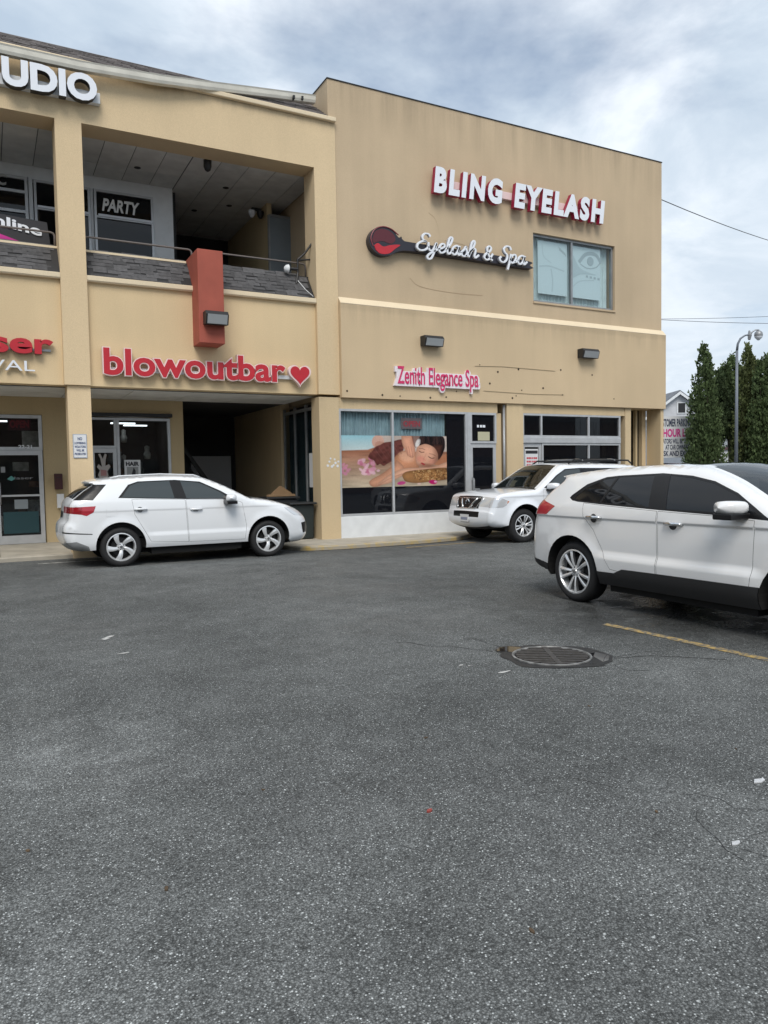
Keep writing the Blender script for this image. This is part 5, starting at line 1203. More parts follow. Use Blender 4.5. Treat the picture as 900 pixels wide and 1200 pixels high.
# white hatchback SUV by the left column
q3 = dict(hw=.925, zb=1.12, zr=1.56, tum=.24, axles=(1.335, -1.335), arch=(.415, .365), sill=.315, xmax=2.235, xmin=-2.25, nf=1.35, nr=-1.45, kf=.13, kr=.10,
  top=[(-1.93,.30,'rear_bumper',.10),(-2.10,.345,'rear_bumper',.12),(-2.215,.46,'rear_bumper',.20),(-2.25,.60,'rear_bumper',.24),(-2.235,.74,'rear_bumper',.24),(-2.17,.83,'tailgate',.22),(-2.145,.97,'tailgate',.20),(-2.13,1.10,'tailgate',.16),(-2.06,1.185,'rear_window',.13),(-1.90,1.315,'rear_window',.11),(-1.745,1.425,'spoiler',.08),(-1.80,1.455,'spoiler',.05),(-1.765,1.49,'roof',.07),(-1.45,1.535,'roof',.10),(-1.0,1.567,'roof',.11),(-.5,1.578,'roof',.11),(-.1,1.565,'roof',.11),(.18,1.522,'windshield',.10),(.57,1.355,'windshield',.09),(.98,1.135,'cowl',.09),(1.08,1.115,'hood',.12),(1.4,1.07,'hood',.15),(1.72,.985,'hood',.18),(1.96,.885,'front_bumper',.22),(2.12,.77,'front_bumper',.26),(2.205,.63,'front_bumper',.28),(2.225,.48,'front_bumper',.28),(2.18,.34,'front_bumper',.22),(2.06,.255,'front_bumper',.15),(1.83,.245,'front_bumper',.10)],
  crown={'roof':.025,'hood':.035,'windshield':.05,'rear_window':.05,'tailgate':.05,'front_bumper':.06,'rear_bumper':.05}, bow={},
  creases=[(.985, .008, .04)], lcreases=[(.50, .022, .10, -.85, .9)], flare=.016,
  handles=[(-.03, .955), (-1.0, .99)],
  panels=[('side_window', M_cgl2, [(-1.30,1.205),(-1.14,1.405),(-.99,1.458),(-.45,1.474),(-.40,1.165),(-.9,1.188)], -.006),
          ('side_window', M_cgl2, [(-.26,1.472),(.08,1.432),(.42,1.262),(.60,1.135),(-.19,1.158)], -.006),
          ('window_frame', M_trimb, [(-1.36,1.195),(-1.17,1.42),(-1.0,1.475),(-.36,1.492),(.09,1.452),(.45,1.275),(.70,1.118),(-.2,1.142),(-.9,1.172)], -.003),
          ('rear_pillar_glass', M_trimb, [(-2.07,1.175),(-1.755,1.435),(-1.53,1.432),(-1.77,1.168)], .001),
          ('taillight', M_tail2, [(-1.94,1.06),(-1.73,1.068),(-1.77,.965),(-1.88,.905),(-1.96,.93)], .004),
          ('taillight', M_tail, [(-2.30,1.055),(-1.94,1.06),(-1.96,.93),(-2.30,.965)], .003),
          ('headlight', M_hl, [(1.66,.925),(1.86,.935),(2.12,.83),(2.12,.74),(1.86,.775),(1.78,.82)], .003),
          ('bumper_strip', M_trimb, [(-2.3,.640),(-1.80,.598),(-1.80,.585),(-2.3,.615)], .002),
          ('side_intake', M_trimb, [(2.02,.62),(2.3,.64),(2.3,.43),(2.06,.42)], .001),
          ('skid_panel', M_silverp, [(-2.3,.44),(-2.05,.47),(-1.86,.38),(-1.80,.2),(-2.3,.2)], .001),
          ('door', None, [(-.205,1.135),(-.168,.375),(.865,.365),(.90,.62),(.83,1.05),(.70,1.105)], 0),
          ('door', None, [(-.218,1.135),(-.181,.375),(-.84,.42),(-.99,.70),(-1.10,.90),(-1.14,1.163),(-.9,1.163)], 0),
          ('fuel_flap', M_wp1, [(-1.56,1.02),(-1.40,1.02),(-1.39,.88),(-1.57,.88)], .003)],
  cover=[('rear_window', M_cgl, lambda s, x, z, a: s == 'rear_window' and a < .92), ('windshield', M_ws, lambda s, x, z, a: s == 'windshield' and a < .90), ('cowl', M_trimb, lambda s, x, z, a: s == 'cowl'),
         ('taillight', M_tail, lambda s, x, z, a: s == 'tailgate' and .95 < z < 1.06 and a > .45), ('headlight', M_hl, lambda s, x, z, a: s == 'front_bumper' and .74 < z < .86 and a > .60),
         ('grille', M_trimb, lambda s, x, z, a: s == 'front_bumper' and .42 < z < .85 and a < .50), ('side_intake', M_trimb, lambda s, x, z, a: s == 'front_bumper' and .43 < z < .62 and a > .62),
         ('skid_panel', M_silverp, lambda s, x, z, a: s == 'rear_bumper' and z < .44), ('license_plate', M_trimb, lambda s, x, z, a: s == 'tailgate' and .85 < z < .97 and a < .3)],
  cab=(-1.7, .9), seats=(.05, -.85), wheel_x=(.42, .38, 1.02), wheel=(.348, .243, .22), mirror=(.56, 1.13), spin=.35,
  spokes=[(2*PI*k/5, .055, .115, .30) for k in range(5)])
car1 = make_car('parked_car', 'white hatchback SUV with red wedge tail lamps parked along the left shops', 'car', q3, M_wp1)
car1.location = (3.335, 14.425, 0)
MB().tube([(-1.45, -.63, 1.545), (-1.3, -.635, 1.575), (-.6, -.64, 1.60), (0, -.635, 1.575), (.12, -.63, 1.535)], .013, 6).build('roof_rail', M_wp1, car1, smooth=True)

# pearl SUV on the right, nose towards the camera's right
fd = dict(hw=.955, zb=1.10, zr=1.55, tum=.27, axles=(1.43, -1.415), arch=(.445, .34), sill=.27, xmax=2.35, xmin=-2.37, nf=1.4, nr=-1.45, kf=.14, kr=.13,
  top=[(-1.98,.30,'rear_valance',.10),(-2.22,.33,'rear_valance',.14),(-2.33,.44,'rear_bumper',.22),(-2.365,.60,'rear_bumper',.26),(-2.35,.78,'tailgate',.26),(-2.30,.95,'tailgate',.24),(-2.25,1.06,'tailgate',.22),(-2.16,1.16,'rear_window',.16),(-1.98,1.31,'rear_window',.12),(-1.80,1.425,'spoiler',.08),(-1.855,1.455,'spoiler',.05),(-1.79,1.485,'roof',.08),(-1.2,1.545,'roof',.11),(-.6,1.572,'roof',.12),(-.1,1.566,'roof',.12),(.18,1.54,'windshield',.10),(.55,1.425,'windshield',.09),(.85,1.29,'windshield',.09),(1.16,1.135,'cowl',.09),(1.28,1.12,'hood',.13),(1.7,1.06,'hood',.16),(2.02,.96,'front_bumper',.22),(2.2,.82,'front_bumper',.26),(2.31,.62,'front_bumper',.28),(2.29,.42,'front_bumper',.24),(2.16,.29,'front_bumper',.15),(1.95,.26,'front_bumper',.10)],
  crown={'roof':.02,'hood':.035,'windshield':.05,'rear_window':.05,'tailgate':.06,'front_bumper':.06,'rear_bumper':.06,'rear_valance':.05}, bow={},
  creases=[(1.005, .016, .03)], lcreases=[(.545, .042, .11, -.95, .95)], flare=.020, handle_mat=M_chrome,
  handles=[(.05, .985), (-1.04, 1.005)],
  panels=[('side_window', M_cgl, [(-1.44,1.215),(-1.30,1.335),(-1.08,1.430),(-.92,1.448),(-1.02,1.170),(-1.35,1.190)], -.006),
          ('side_window', M_cgl, [(-.985,1.172),(-.885,1.452),(-.40,1.470),(-.30,1.142)], -.006),
          ('side_window', M_cgl, [(-.19,1.468),(.09,1.440),(.37,1.388),(.66,1.285),(.87,1.168),(.94,1.118),(-.07,1.130)], -.006),
          ('window_frame', M_trimb, [(-1.52,1.215),(-1.50,1.245),(-1.33,1.372),(-1.08,1.452),(-.9,1.468),(-.3,1.490),(.09,1.462),(.38,1.408),(.68,1.300),(.90,1.180),(1.10,1.065),(.5,1.095),(-.12,1.116),(-.9,1.148),(-1.36,1.172),(-1.46,1.185)], -.003),
          ('taillight', M_tail2, [(-2.12,1.165),(-2.02,1.180),(-1.73,1.112),(-1.88,1.01),(-2.12,1.0)], .004),
          ('taillight', M_tail, [(-2.45,1.13),(-2.12,1.165),(-2.12,1.0),(-2.45,1.0)], .003),
          ('rear_bumper', M_clad, [(-2.45,.47),(-2.25,.455),(-1.80,.405),(-1.80,.2),(-2.45,.2)], .006),
          ('rocker_panel', M_clad, [(-.99,.412),(-.72,.415),(-.60,.468),(-.2,.472),(1.03,.475),(1.03,.2),(-.99,.2)], .010),
          ('headlight', M_hl, [(1.75,.93),(2.0,.93),(2.2,.85),(2.2,.78),(1.9,.82)], .003),
          ('front_bumper', M_clad, [(1.85,.36),(2.4,.42),(2.4,.2),(1.85,.2)], .004),
          ('door', None, [(-.16,1.108),(-.135,.45),(.905,.45),(.925,.60),(.935,1.062),(.5,1.088)], 0),
          ('door', None, [(-.172,1.108),(-.147,.45),(-.55,.43),(-.78,.45),(-.93,.66),(-1.06,.86),(-1.22,1.0),(-1.26,1.163),(-.9,1.14)], 0)],
  cover=[('rear_window', M_cgl, lambda s, x, z, a: s == 'rear_window' and a < .92), ('windshield', M_ws, lambda s, x, z, a: s == 'windshield' and a < .91), ('cowl', M_trimb, lambda s, x, z, a: s == 'cowl'),
         ('sunroof', M_cgl, lambda s, x, z, a: s == 'roof' and -.75 < x and a < .80),
         ('taillight', M_tail, lambda s, x, z, a: s == 'tailgate' and 1.0 < z < 1.12), ('rear_valance', M_clad, lambda s, x, z, a: s == 'rear_valance'),
         ('grille', M_trimb, lambda s, x, z, a: s == 'front_bumper' and .45 < z < .88 and a < .6)],
  cab=(-1.8, 1.0), seats=(.05, -.85), wheel=(.358, .258, .24), mirror=(.77, 1.165), mz=.062, spin=.15,
  spokes=[(2*PI*k/5+o, .030, .052, .0) for k in range(5) for o in (-.235, .235)])
car2 = make_car('parked_car', 'large pearl white SUV with black lower cladding and dark windows, nearest the camera', 'car', fd, M_wp3)
car2.location = (6.93, 5.235, 0); car2.rotation_euler = (0, 0, -PI/2)

# white truck-like SUV nose on, in front of the spa door
ni = dict(hw=.925, zb=1.14, zr=1.68, tum=.22, axles=(1.425, -1.425), arch=(.455, .385), sill=.40, xmax=2.30, xmin=-2.42, nf=1.7, nr=-1.7, kf=.09, kr=.10,
  top=[(-2.05,.40,'rear_bumper',.10),(-2.32,.44,'rear_bumper',.12),(-2.42,.58,'rear_bumper',.16),(-2.42,.85,'tailgate',.16),(-2.38,1.12,'rear_window',.13),(-2.24,1.52,'rear_window',.11),(-2.12,1.63,'roof',.11),(-1.6,1.675,'roof',.12),(-.8,1.695,'roof',.12),(-.1,1.69,'roof',.12),(.24,1.65,'windshield',.10),(.62,1.42,'windshield',.09),(1.03,1.155,'cowl',.09),(1.13,1.14,'hood',.12),(1.55,1.12,'hood',.14),(1.95,1.075,'hood',.10),(2.13,1.005,'front_bumper',.10),(2.215,.86,'front_bumper',.13),(2.26,.72,'front_bumper',.13),(2.29,.66,'front_bumper',.12),(2.30,.52,'front_bumper',.13),(2.26,.42,'front_bumper',.14),(2.14,.36,'front_bumper',.15),(1.98,.35,'front_bumper',.10)],
  crown={'roof':.03,'hood':.035,'windshield':.05,'rear_window':.03,'tailgate':.04,'front_bumper':.07,'rear_bumper':.05}, bow={},
  creases=[(1.02, .010, .05)], lcreases=[], flare=.045, handle_mat=M_chrome, handles=[(-.05, 1.0), (-1.1, 1.0)],
  panels=[('side_window', M_cgl2, [(-.30,1.57),(.12,1.555),(.40,1.43),(.80,1.185),(-.28,1.19)], -.006),
          ('side_window', M_cgl, [(-1.25,1.2),(-1.2,1.565),(-.42,1.57),(-.40,1.19)], -.006),
          ('side_window', M_cgl, [(-2.05,1.25),(-1.98,1.55),(-1.32,1.565),(-1.36,1.2)], -.006),
          ('window_frame', M_trimb, [(-2.12,1.22),(-2.02,1.575),(-.3,1.595),(.14,1.575),(.45,1.435),(.88,1.165),(-.28,1.168)], -.003),
          ('headlight', M_hl, [(1.88,.92),(2.02,.985),(2.35,.985),(2.35,.775),(2.0,.785),(1.90,.83)], .004),
          ('headlight', M_amber, [(1.84,.905),(1.90,.93),(1.94,.85),(1.88,.86)], .004),
          ('door', None, [(-.34,1.16),(-.33,.45),(.85,.45),(.92,.7),(.90,1.13)], 0),
          ('door', None, [(-.352,1.16),(-.342,.45),(-.85,.45),(-1.1,.75),(-1.3,.95),(-1.34,1.17)], 0)],
  cover=[('rear_window', M_cgl, lambda s, x, z, a: s == 'rear_window' and a < .9), ('windshield', M_ws, lambda s, x, z, a: s == 'windshield' and a < .91), ('cowl', M_trimb, lambda s, x, z, a: s == 'cowl'),
         ('headlight', M_hl, lambda s, x, z, a: s == 'front_bumper' and .775 < z < .985 and a > .62), ('grille', M_trimb, lambda s, x, z, a: s == 'front_bumper' and .745 < z < .99 and a < .60),
         ('bumper_opening', M_trimb, lambda s, x, z, a: s == 'front_bumper' and .555 < z < .675 and a < .70), ('bumper_lower', M_clad, lambda s, x, z, a: s == 'front_bumper' and z < .40)],
  cab=(-1.9, .95), seats=(.0, -.95), wheel_x=(.38, .38, 1.06), wheel=(.372, .235, .25), mirror=(.72, 1.19), spin=.2,
  spokes=[(2*PI*k/6+o, .022, .040, .0) for k in range(6) for o in (-.17, .17)])
car3 = make_car('parked_car', 'white boxy SUV with roof rack and chrome barred grille facing left at the spa door', 'car', ni, M_wp2)
car3.location = (11.60, 13.68, 0); car3.rotation_euler = (0, 0, PI)
def nissan_front():
    P = lambda x, y, z: (x, y, z)
    def gx(y, z): return float(np.interp(z, [.66, .72, .86, 1.005], [2.29, 2.26, 2.215, 2.13]))+.07*(1-(y/.70)**2)+.006
    def bar(pts, r): MB().tube([(gx(y, z), y, z) for y, z in pts], r, 8).build('grille_bar', M_chrome, car3, smooth=True)
    bar([(-.50+.1*k, .975) for k in range(11)], .013); bar([(-.34+.085*k, .755) for k in range(9)], .014)
    for s in (1, -1):
        bar([(s*(.30-.045*k), .975-.055*k) for k in range(5)], .026); bar([(s*(.50-.04*k), .975-.055*k) for k in range(5)], .014)
    for z in (.83, .875, .92): MB().tube([(gx(-.26+.065*k, z)-.008, -.26+.065*k, z) for k in range(9)], .006, 5).build('grille_slat', M_alloyd, car3)
    b = MB().lathe([(.050, 0), (.064, .016), (.078, 0)], 24, (gx(0, .885)+.004, 0, .885), 'x').build('badge', M_chrome, car3); MB().box(gx(0, .885), gx(0, .885)+.024, -.088, .088, .872, .898).build('badge_bar', M_chrome, b)
    pl = MB().box(2.365, 2.38, -.155, .155, .46, .62).build('license_plate', M_paper, car3); MB().box(2.38, 2.383, -.12, .12, .50, .56).build('plate_number', simple('plate_blue', (.25, .28, .38), .5), pl); MB().box(2.355, 2.366, -.165, .165, .45, .63).build('plate_frame', M_trimb, pl)
    for s in (1, -1):
        MB().lathe([(0, 0), (.05, .01), (.065, .03), (.07, -.03)], 14, (2.235, s*.64, .60), 'x').build('fog_lamp', M_darkm, car3, smooth=True)
        MB().lathe([(0, .02), (.04, .028), (.05, .01)], 14, (2.24, s*.64, .60), 'x').build('fog_lens', M_hl, car3, smooth=True)
        MB().tube([(-2.0, s*.62, 1.69), (-1.9, s*.63, 1.76), (-.2, s*.635, 1.775), (-.05, s*.63, 1.70)], .020, 8).build('roof_rail', M_trimb, car3, smooth=True)
    for x in (-.45, -1.45):
        MB().tube([(x, -.66, 1.765), (x, -.5, 1.795), (x, .5, 1.795), (x, .66, 1.765)], .016, 8).build('roof_bar', M_alloyd, car3, smooth=True)
    for s in (1, -1): MB().box(-1.75, -.25, s*.40-.012, s*.40+.012, 1.80, 1.815).build('roof_bar', M_trimb, car3)
    MB().tube([(.95, .2, 1.19), (.70, .45, 1.34)], .006, 5).build('wiper', M_black, car3)
nissan_front()
def copy_tree(o, parent=None):
    c = o.copy(); C.objects.link(c); c.parent = parent
    for ch in list(o.children): copy_tree(ch, c)
    return c
car4 = copy_tree(car1); car4['label'] = 'white car at the right picture edge, only its roof showing behind the pearl SUV'
car4.location = (13.6, 8.0, .0); car4.rotation_euler = (0, 0, PI/2)
for c in (car1, car2, car3, car4): c['group'] = 'cars parked in the lot'
for o in list(bpy.data.objects):
    if '_local' in o: del o['_local']
# ------------------------------------------------------------------ beyond the corner
RT = Vector((math.cos(YAW), -math.sin(YAW), 0)); FW = Vector((math.sin(YAW), math.cos(YAW), 0))
def away(right, depth): p = RT*right+FW*depth; return (p.x, p.y, 0)
def leaf_mat(name, col):
    return simple(name, col, .7, spec=.25, noise=.45, nscale=2.2)
M_leaf = [leaf_mat('cypress_green', (.080, .115, .045)), leaf_mat('olive_green', (.095, .115, .042)), leaf_mat('deep_green', (.058, .085, .036))]
M_bark = simple('bark', (.07, .055, .04), .95, noise=.3, nscale=6)
def tree(label, loc, columns, trunk_h, nleaf, mat, seed, size=.13, pt=.72):
    r = random.Random(seed); t = thing('conifer_tree', label, 'tree', loc, 0, 'conifers beyond the lot'); t['_local'] = 1
    tr = MB(); tr.tube([(0, 0, 0), (.03, .02, trunk_h*.6), (0, 0, trunk_h+1.0)], [.12, .10, .06], 7)
    for (cx, cy, z0, z1, rad) in columns:
        tr.tube([(0, 0, trunk_h*.35), (cx*.6, cy*.6, (trunk_h+z0)*.55), (cx, cy, z0+.5), (cx, cy, z1-.8)], [.09, .06, .04, .012], 6)
    tr.build('trunk', M_bark, t)
    v = []; f = []; tot = sum((c[3]-c[2])*c[4] for c in columns)
    for (cx, cy, z0, z1, rad) in columns:
        n = int(nleaf*(z1-z0)*rad/tot); sprays = []
        for k in range(int(60*(z1-z0)*max(.4, rad))):
            h = r.random()**1.2; rr = rad*(1-h)**pt*(.55+.45*min(1, h*5+.3))*r.uniform(.55, 1.12); a = r.uniform(0, 2*PI)
            sprays.append((cx+rr*math.cos(a), cy+rr*math.sin(a), z0+h*(z1-z0)+r.uniform(-.05, .18), (.11+.16*r.random())*(1.05-.55*h), a))
        for k in range(n):
            x, y, z, q, a = r.choice(sprays); g = lambda: r.gauss(0, .5)
            p = Vector((x+g()*q, y+g()*q, z+g()*q*1.9)); L = size*r.uniform(.5, 1.5); w = L*r.uniform(.22, .42)
            d = Vector((math.cos(a)*.45+g()*.6, math.sin(a)*.45+g()*.6, 1+g()*.5)).normalized(); sd = d.cross(Vector((g(), g(), g()+.01))).normalized()*w
            b = len(v); v += [tuple(p-sd*.3), tuple(p+d*L*.5-sd), tuple(p+d*L), tuple(p+d*L*.5+sd)]; f.append((b, b+1, b+2, b+3))
    me = bpy.data.meshes.new('crown'); me.from_pydata(v, [], f); me.materials.append(mat); link('crown', me, t)
    return t
px = lambda x, d: (x-450)/F*d
tree('tall dense columnar conifer rising behind the parking sign, leftmost of the trees', away(px(824, 37), 37), [(0, 0, .3, 7.35, 1.08), (.42, .1, 1.4, 6.0, .62), (-.35, -.1, 1.0, 5.4, .62), (.15, .2, .1, 4.2, .95), (.05, -.2, 2.5, 7.0, .7)], .8, 17000, M_leaf[0], 1)
tree('lower rounded conifer touching the tall columnar one on its right', away(px(841, 39), 39), [(0, 0, 3.3, 6.4, .75), (.3, .1, 3.2, 5.9, .6), (-.2, .1, 3.0, 5.4, .7)], 2.6, 8000, M_leaf[2], 2, pt=.5)
tree('thin spiky conifer with gaps just left of the lamp pole', away(px(857, 40), 40), [(-.45, 0, 3.4, 6.9, .62), (.12, .1, 3.3, 7.3, .62), (.5, 0, 3.3, 6.9, .62), (0, .2, 3.1, 6.4, 1.0)], 2.9, 13000, M_leaf[0], 3, pt=.55)
tree('broad multi-stemmed conifer with a high spike right of the lamp pole', away(px(879, 38), 38), [(-.3, 0, 2.6, 7.5, .6), (.15, .1, 1.8, 7.0, .8), (.6, 0, 1.9, 6.8, .7), (-.62, 0, 2.6, 6.3, .45), (.1, -.2, 1.2, 6.2, 1.15)], 1.5, 18000, M_leaf[1], 4, pt=.55)
tree('dark conifer at the right picture edge', away(px(899, 37), 37), [(0, 0, 1.3, 6.9, .8), (.4, .1, 1.3, 6.6, .75), (-.4, .1, .9, 6.5, .75), (.1, 0, .5, 5.2, 1.0)], 1.0, 14000, M_leaf[0], 5, pt=.5)
tree('conifer half outside the right picture edge', away(px(925, 36), 36), [(0, 0, 1.0, 6.6, .8), (.4, .1, .8, 6.0, .7)], 1.0, 7000, M_leaf[1], 6)
# lamp post
t = thing('street_lamp', 'tall grey curved street lamp with a round white head among the conifers', 'lamp post', away(px(863, 31), 31)); t['_local'] = 1
def rt(a, z): return (RT.x*a, RT.y*a, z)
MB().tube([rt(0, 0), rt(0, 3.5), rt(0, 6.35)], [.075, .06, .05], 10).tube([rt(0, 6.35), rt(.03, 6.62), rt(.14, 6.84), rt(.32, 6.96), rt(.55, 7.0)], [.05, .045, .04, .035, .03], 8).build('pole', simple('lamp_grey', (.16, .18, .21), .5, .3), t, smooth=True)
MB().tube([rt(.50, 6.78), rt(.52, 6.98), rt(.50, 7.16)], [.05, .085, .03], 8).build('clamp', M_steel, t); MB().tube([rt(.53, 6.93), rt(.62, 7.10), rt(.76, 7.18), rt(.90, 7.17)], .028, 8).build('arm', M_steel, t, smooth=True)
hd = MB(); c = rt(.88, 6.95); hd.lathe([(.0, .20), (.08, .19), (.15, .12), (.17, .03), (.16, -.03)], 14, c); hd.build('head', M_steel, t, smooth=True)
MB().lathe([(.155, -.03), (.15, -.08), (.09, -.14), (.04, -.19), (0, -.20)], 14, c).build('lens', M_whiteL, t, smooth=True)
# parking sign
t = thing('parking_sign', 'large white CUSTOMER PARKING sign behind the corner, partly hidden by the tall conifer', 'sign', away(px(800, 38.5), 38.5), -YAW); t['_local'] = 1
k = 38.5/F; zp = lambda y: CAMH+(550.5-y)*k; xp = lambda x: (x-800)*k
MB().box(xp(768), xp(827), 0, .06, zp(537), zp(489)).build('board', M_paper, t)
MB().box(xp(771), xp(771)+.1, .061, .16, 0, zp(492)).build('post', M_steel, t); MB().box(xp(822), xp(822)+.1, .061, .16, 0, zp(492)).build('post', M_steel, t)
M_navy = simple('navy_print', (.03, .04, .08), .6)
print_text(t, 'CUSTOMER PARKING ONLY', xp(771), xp(823), zp(500.5), 8.5*k, 0, M_navy, .035); print_text(t, '2 HOUR LIMIT', xp(771.5), xp(817), zp(512.5), 9*k, 0, M_inkmag, .04)
print_text(t, 'VIOLATORS WILL BE TOWED AWAY', xp(770), xp(824), zp(520.5), 5.5*k, 0, M_navy, .03); print_text(t, "AT CAR OWNER'S", xp(780), xp(808), zp(527.5), 5.5*k, 0, M_navy, .03); print_text(t, 'RISK AND EXPENSE', xp(774), xp(817), zp(535), 6*k, 0, M_navy, .03)
# gabled house
M_siding = simple('white_siding', (.52, .53, .55), .7, noise=.06, nscale=3)
t = thing('gabled_house', 'small white gabled house with a dark attic window behind the parking sign', 'house', away(px(795, 60), 60), -YAW); t['_local'] = 1
kk = 60/F
MB().prism([(-2.3, 0), (2.3, 0), (2.3, 5.85), (0, 7.55), (-2.3, 5.85)], 'y', 0, 9).build('wall', M_siding, t)
for s in (1, -1):
    MB().prism([(0, 7.62), (s*2.75, 5.60), (s*2.75, 5.74), (0, 7.80)] if s > 0 else [(0, 7.80), (s*2.75, 5.74), (s*2.75, 5.60), (0, 7.62)], 'y', -.35, 9.3).build('roof', simple('grey_roof', (.16, .17, .19), .9, noise=.2, nscale=4), t)
    MB().prism([(0, 7.46), (s*2.75, 5.44), (s*2.75, 5.66), (0, 7.68)] if s > 0 else [(0, 7.68), (s*2.75, 5.66), (s*2.75, 5.44), (0, 7.46)], 'y', -.42, -.352).build('barge_board', M_white, t)
w = MB().box(-.12, .62, -.06, -.01, 5.95, 6.85).build('window', M_white, t); MB().box(-.03, .53, -.075, -.061, 6.02, 6.78).build('pane', M_darkm, w)
for z in np.arange(3.2, 5.8, .22): MB().box(-2.29, 2.29, -.014, -.002, z, z+.19).build('siding_board', M_siding, t)
t = thing('white_shed', 'low white building with grey bands seen between the conifer trunks', 'building', away(px(850, 52), 52), -YAW); t['_local'] = 1
k2 = 52/F; zq = lambda y: CAMH+(549.5-y)*k2
MB().box(-2.4, 3.5, 0, 5, 0, zq(513)).build('wall', M_siding, t); MB().prism([(-2.6, zq(513)), (3.6, zq(509)), (3.6, zq(499)), (-2.6, zq(508))], 'y', -.3, 5).build('roof', simple('pale_roof', (.40, .43, .47), .7), t)
MB().box(-2.45, 3.5, -.12, -.01, zq(528), zq(525)).build('band', simple('maroon_band', (.10, .05, .06), .7), t); MB().box(-2.4, 3.5, -.06, -.01, zq(524.5), zq(517)).build('panel', simple('grey_panel', (.36, .39, .42), .7), t)
for i in range(3):
    t = thing('dumpster', ['dark green dumpster below the parking sign', 'dark green dumpster right of the parking sign, under the conifers', 'dark green dumpster near the lamp pole'][i], 'dumpster', away(px((792, 838, 872)[i], 41), 41), -YAW, 'green dumpsters'); t['_local'] = 1
    M_dg = simple('dumpster_green', (.015, .075, .06), .5, noise=.25, nscale=2)
    MB().prism([(-.9, .1), (.9, .1), (1.0, 1.75), (-1.0, 1.75)], 'y', 0, 1.5).build('body', M_dg, t); MB().prism([(-1.04, 1.755), (1.04, 1.755), (1.04, 1.80), (-1.04, 1.88)], 'y', -.06, 1.56).build('lid', M_black, t)
    for x in (-.6, 0, .6): MB().box(x-.04, x+.04, -.05, -.001, .2, 1.7).build('rib', M_dg, t)
def wire(label, pts, r=.018): tag(MB().tube(pts, r, 5).build('overhead_wire', M_darkm), label, 'wire')
def P3(x, y, d): p = RT*((x-450)/F*d)+FW*d; zc = CAMH+((600-PITCH*F)-.0171*(x-450)-y)*d/F; return Vector((p.x, p.y, zc))
def sag(a, b, s=.4, n=12): return [a.lerp(b, i/n)-Vector((0, 0, s*4*(i/n)*(1-i/n))) for i in range(n+1)]
wire('black service wire slanting down from the top right corner of the block', sag(Vector((17.39, 15.6, 9.3)), P3(980, 305, 40), .25), .013)
wire('lower of two thin level wires above the conifers', sag(P3(700, 372, 62), P3(990, 381, 62), .25), .02)
wire('upper of two thin level wires above the conifers', sag(P3(700, 375.5, 66), P3(990, 368, 66), .25), .018)

# ------------------------------------------------------------------ small things on the ground
def blob(cx, cy, rx, ry, n=26, rot=0, jag=.22, seed=0):
    r = random.Random(seed); k = [r.uniform(1-jag, 1+jag) for _ in range(n)]; k = [(k[i-1]+2*k[i]+k[(i+1) % n])/4 for i in range(n)]; out = []
    for i in range(n):
        a = 2*PI*i/n; x, y = rx*k[i]*math.cos(a), ry*k[i]*math.sin(a); out.append((cx+x*math.cos(rot)-y*math.sin(rot), cy+x*math.sin(rot)+y*math.cos(rot)))
    return out
def sheet(name, poly, z, mat, **k): return MB().add([(p[0], p[1], z) for p in poly], [tuple(range(len(poly)))]).build(name, mat, **k)
M_puddle = simple('standing_water', (.016, .016, .017), .03, spec=.5)
M_wet = simple('wet_asphalt', (.014, .014, .014), .5, noise=.35, nscale=9, bump=.5, bscale=130)
th = YAW
D = lambda a, b: (MANH[0]+RT.x*a+FW.x*b, MANH[1]+RT.y*a+FW.y*b)
def rel(pts): return [D(*p) for p in pts]
sheet('wet_patch', [(MANH[0]+(q[0]-MANH[0])*1.0, q[1]) for q in blob(MANH[0], MANH[1], .43, .385, 30, -YAW, .16, 5)], .0038, M_wet, struct=True)
sheet('puddle', rel([(-.44, .22), (-.40, .34), (-.30, .40), (-.12, .36), (.02, .38), (.16, .32), (.33, .24), (.45, .12), (.50, -.02), (.44, -.20), (.34, -.30), (.24, -.25), (.30, -.1), (.30, .06), (.18, .2), (0, .29), (-.18, .26), (-.30, .14), (-.36, .08)]), .0045, M_wet, struct=True)
sheet('puddle', rel([(-.42, .20), (-.41, .32), (-.30, .37), (-.20, .33), (-.20, .25), (-.30, .16)]), .006, M_puddle, struct=True)
sheet('puddle', rel([(.32, .06), (.40, .10), (.47, -.02), (.42, -.17), (.36, -.22), (.34, -.08)]), .006, M_puddle, struct=True)
sheet('wet_patch', rel([(-.1, -.33), (.05, -.37), (.22, -.36), (.36, -.33), (.30, -.28), (.1, -.3)]), .0050, M_wet, struct=True)
t = thing('storm_drain', 'round iron storm drain cover with parallel slots in broken wet asphalt', 'manhole', (MANH[0], MANH[1], 0)); t['_local'] = 1
M_iron = simple('wet_iron', (.062, .058, .055), .5, .3, noise=.3, nscale=20, bump=.3)
M_ring = simple('worn_iron_rim', (.22, .22, .215), .5, .3, noise=.6, nscale=14)
MB().lathe([(.325, 0.004), (.325, .014), (.310, .016), (.304, .004)], 40).build('rim', M_ring, t); MB().lathe([(0, .0065), (.30, .0065)], 40).build('pit_shade_disc', simple('drain_pit_shade', (.008, .007, .007), .9), t)  # flat black disc paints the shade of the drain hollow
for i in range(10):
    o_ = -.258+.0573*i; h = math.sqrt(.293**2-o_**2); m = MB(); a, b = RT, FW
    q = [(RT*s1*h+FW*(o_+s2*.0155)) for s1, s2 in ((-1, -1), (1, -1), (1, 1), (-1, 1))]
    m.prism([(p.x, p.y) for p in q], 'z', .007, .015).build('grate_bar', M_iron, t)
m = MB(); q = [(FW*s1*.292+RT*(s2*.022)) for s1, s2 in ((-1, -1), (1, -1), (1, 1), (-1, 1))]; m.prism([(p.x, p.y) for p in q], 'z', .007, .0165).build('cross_bar', M_iron, t)
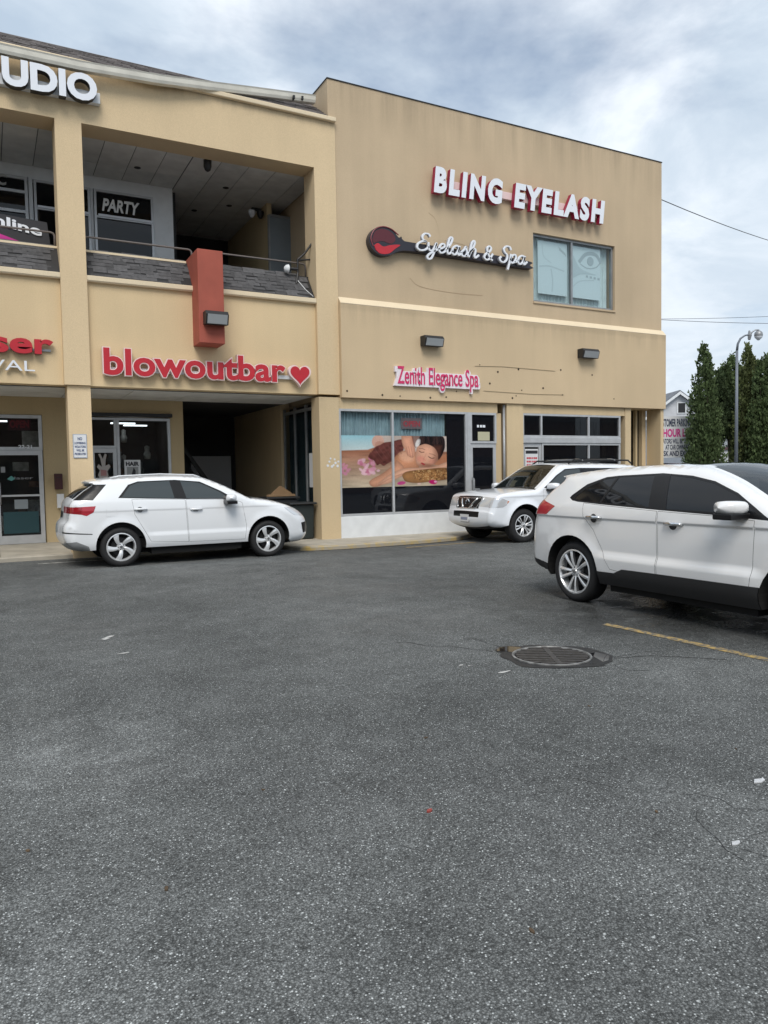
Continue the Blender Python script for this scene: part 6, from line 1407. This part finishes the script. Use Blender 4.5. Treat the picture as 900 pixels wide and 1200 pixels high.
for i, (x, y, a, b, rot) in enumerate(((.95, 7.54, .10, .035, .9), (1.0, 6.80, .06, .018, .2), (3.43, 4.57, .055, .016, .1), (3.26, 4.91, .03, .012, .4), (4.40, 4.62, .05, .02, -.3), (3.32, 4.86, .025, .012, 0))):
    sheet('paint_fleck', blob(x, y, a, b, 14, rot, .5, i), .0042, M_wht, struct=True)
M_flake = simple("dirty_paper", (.50, .51, .52), .8, noise=.2, nscale=60)
def scrap(name, label, cat, poly, z, mat, h=.006, group=None):
    o = MB().prism([tuple(p) for p in poly], 'z', z, z+h).build(name, mat); return tag(o, label, cat, group)
scrap('paper_scrap', 'white paper scrap lying on the asphalt, nearest the right picture edge', 'litter', [(3.225, 2.31), (3.262, 2.335), (3.30, 2.322), (3.318, 2.333), (3.30, 2.305), (3.262, 2.296)], .001, M_flake, .006)
scrap('paper_scrap', 'smaller white paper flake in the right foreground below the other scrap', 'litter', [(2.61, 1.965), (2.632, 1.983), (2.668, 1.976), (2.655, 1.962), (2.63, 1.957)], .001, M_flake, .004)
scrap('dead_leaf', 'single reddish leaf in the middle of the foreground asphalt', 'leaf', blob(1.71, 2.84, .018, .010, 7, .4, .3, 13), .001, simple('red_leaf', (.28, .05, .04), .7), .008)
M_lf = simple('brown_leaf', (.10, .065, .035), .8, rand=.5); r = random.Random(3)
for i, (x, y, lb) in enumerate(((180, 1050, 'tiny brown leaf scrap in the lower left foreground'), (15, 1000, 'thin brown twig scrap at the left edge of the foreground'), (495, 870, 'tiny brown leaf scrap in the middle of the lot, beyond the red leaf'), (770, 965, 'tiny brown leaf scrap left of the white paper flake'), (865, 890, 'tiny brown leaf scrap beyond the white paper scrap at the right'), (300, 930, 'tiny brown leaf scrap left of the red leaf'), (620, 1110, 'tiny brown leaf scrap in the lower right foreground'), (690, 835, 'tiny brown leaf scrap in front of the storm drain'))):
    dpt = CAMH*F/(y-555); p = RT*((x-450)/F*dpt)+FW*dpt; r2 = random.Random(i)
    scrap('leaf_scrap', lb, 'leaf', blob(p.x, p.y, r2.uniform(.009, .016), r2.uniform(.004, .008), 6, r2.uniform(0, 3), .4, i+40), .001, M_lf, .005, 'leaf scraps on the asphalt')
for o in list(bpy.data.objects):
    if '_local' in o: del o['_local']
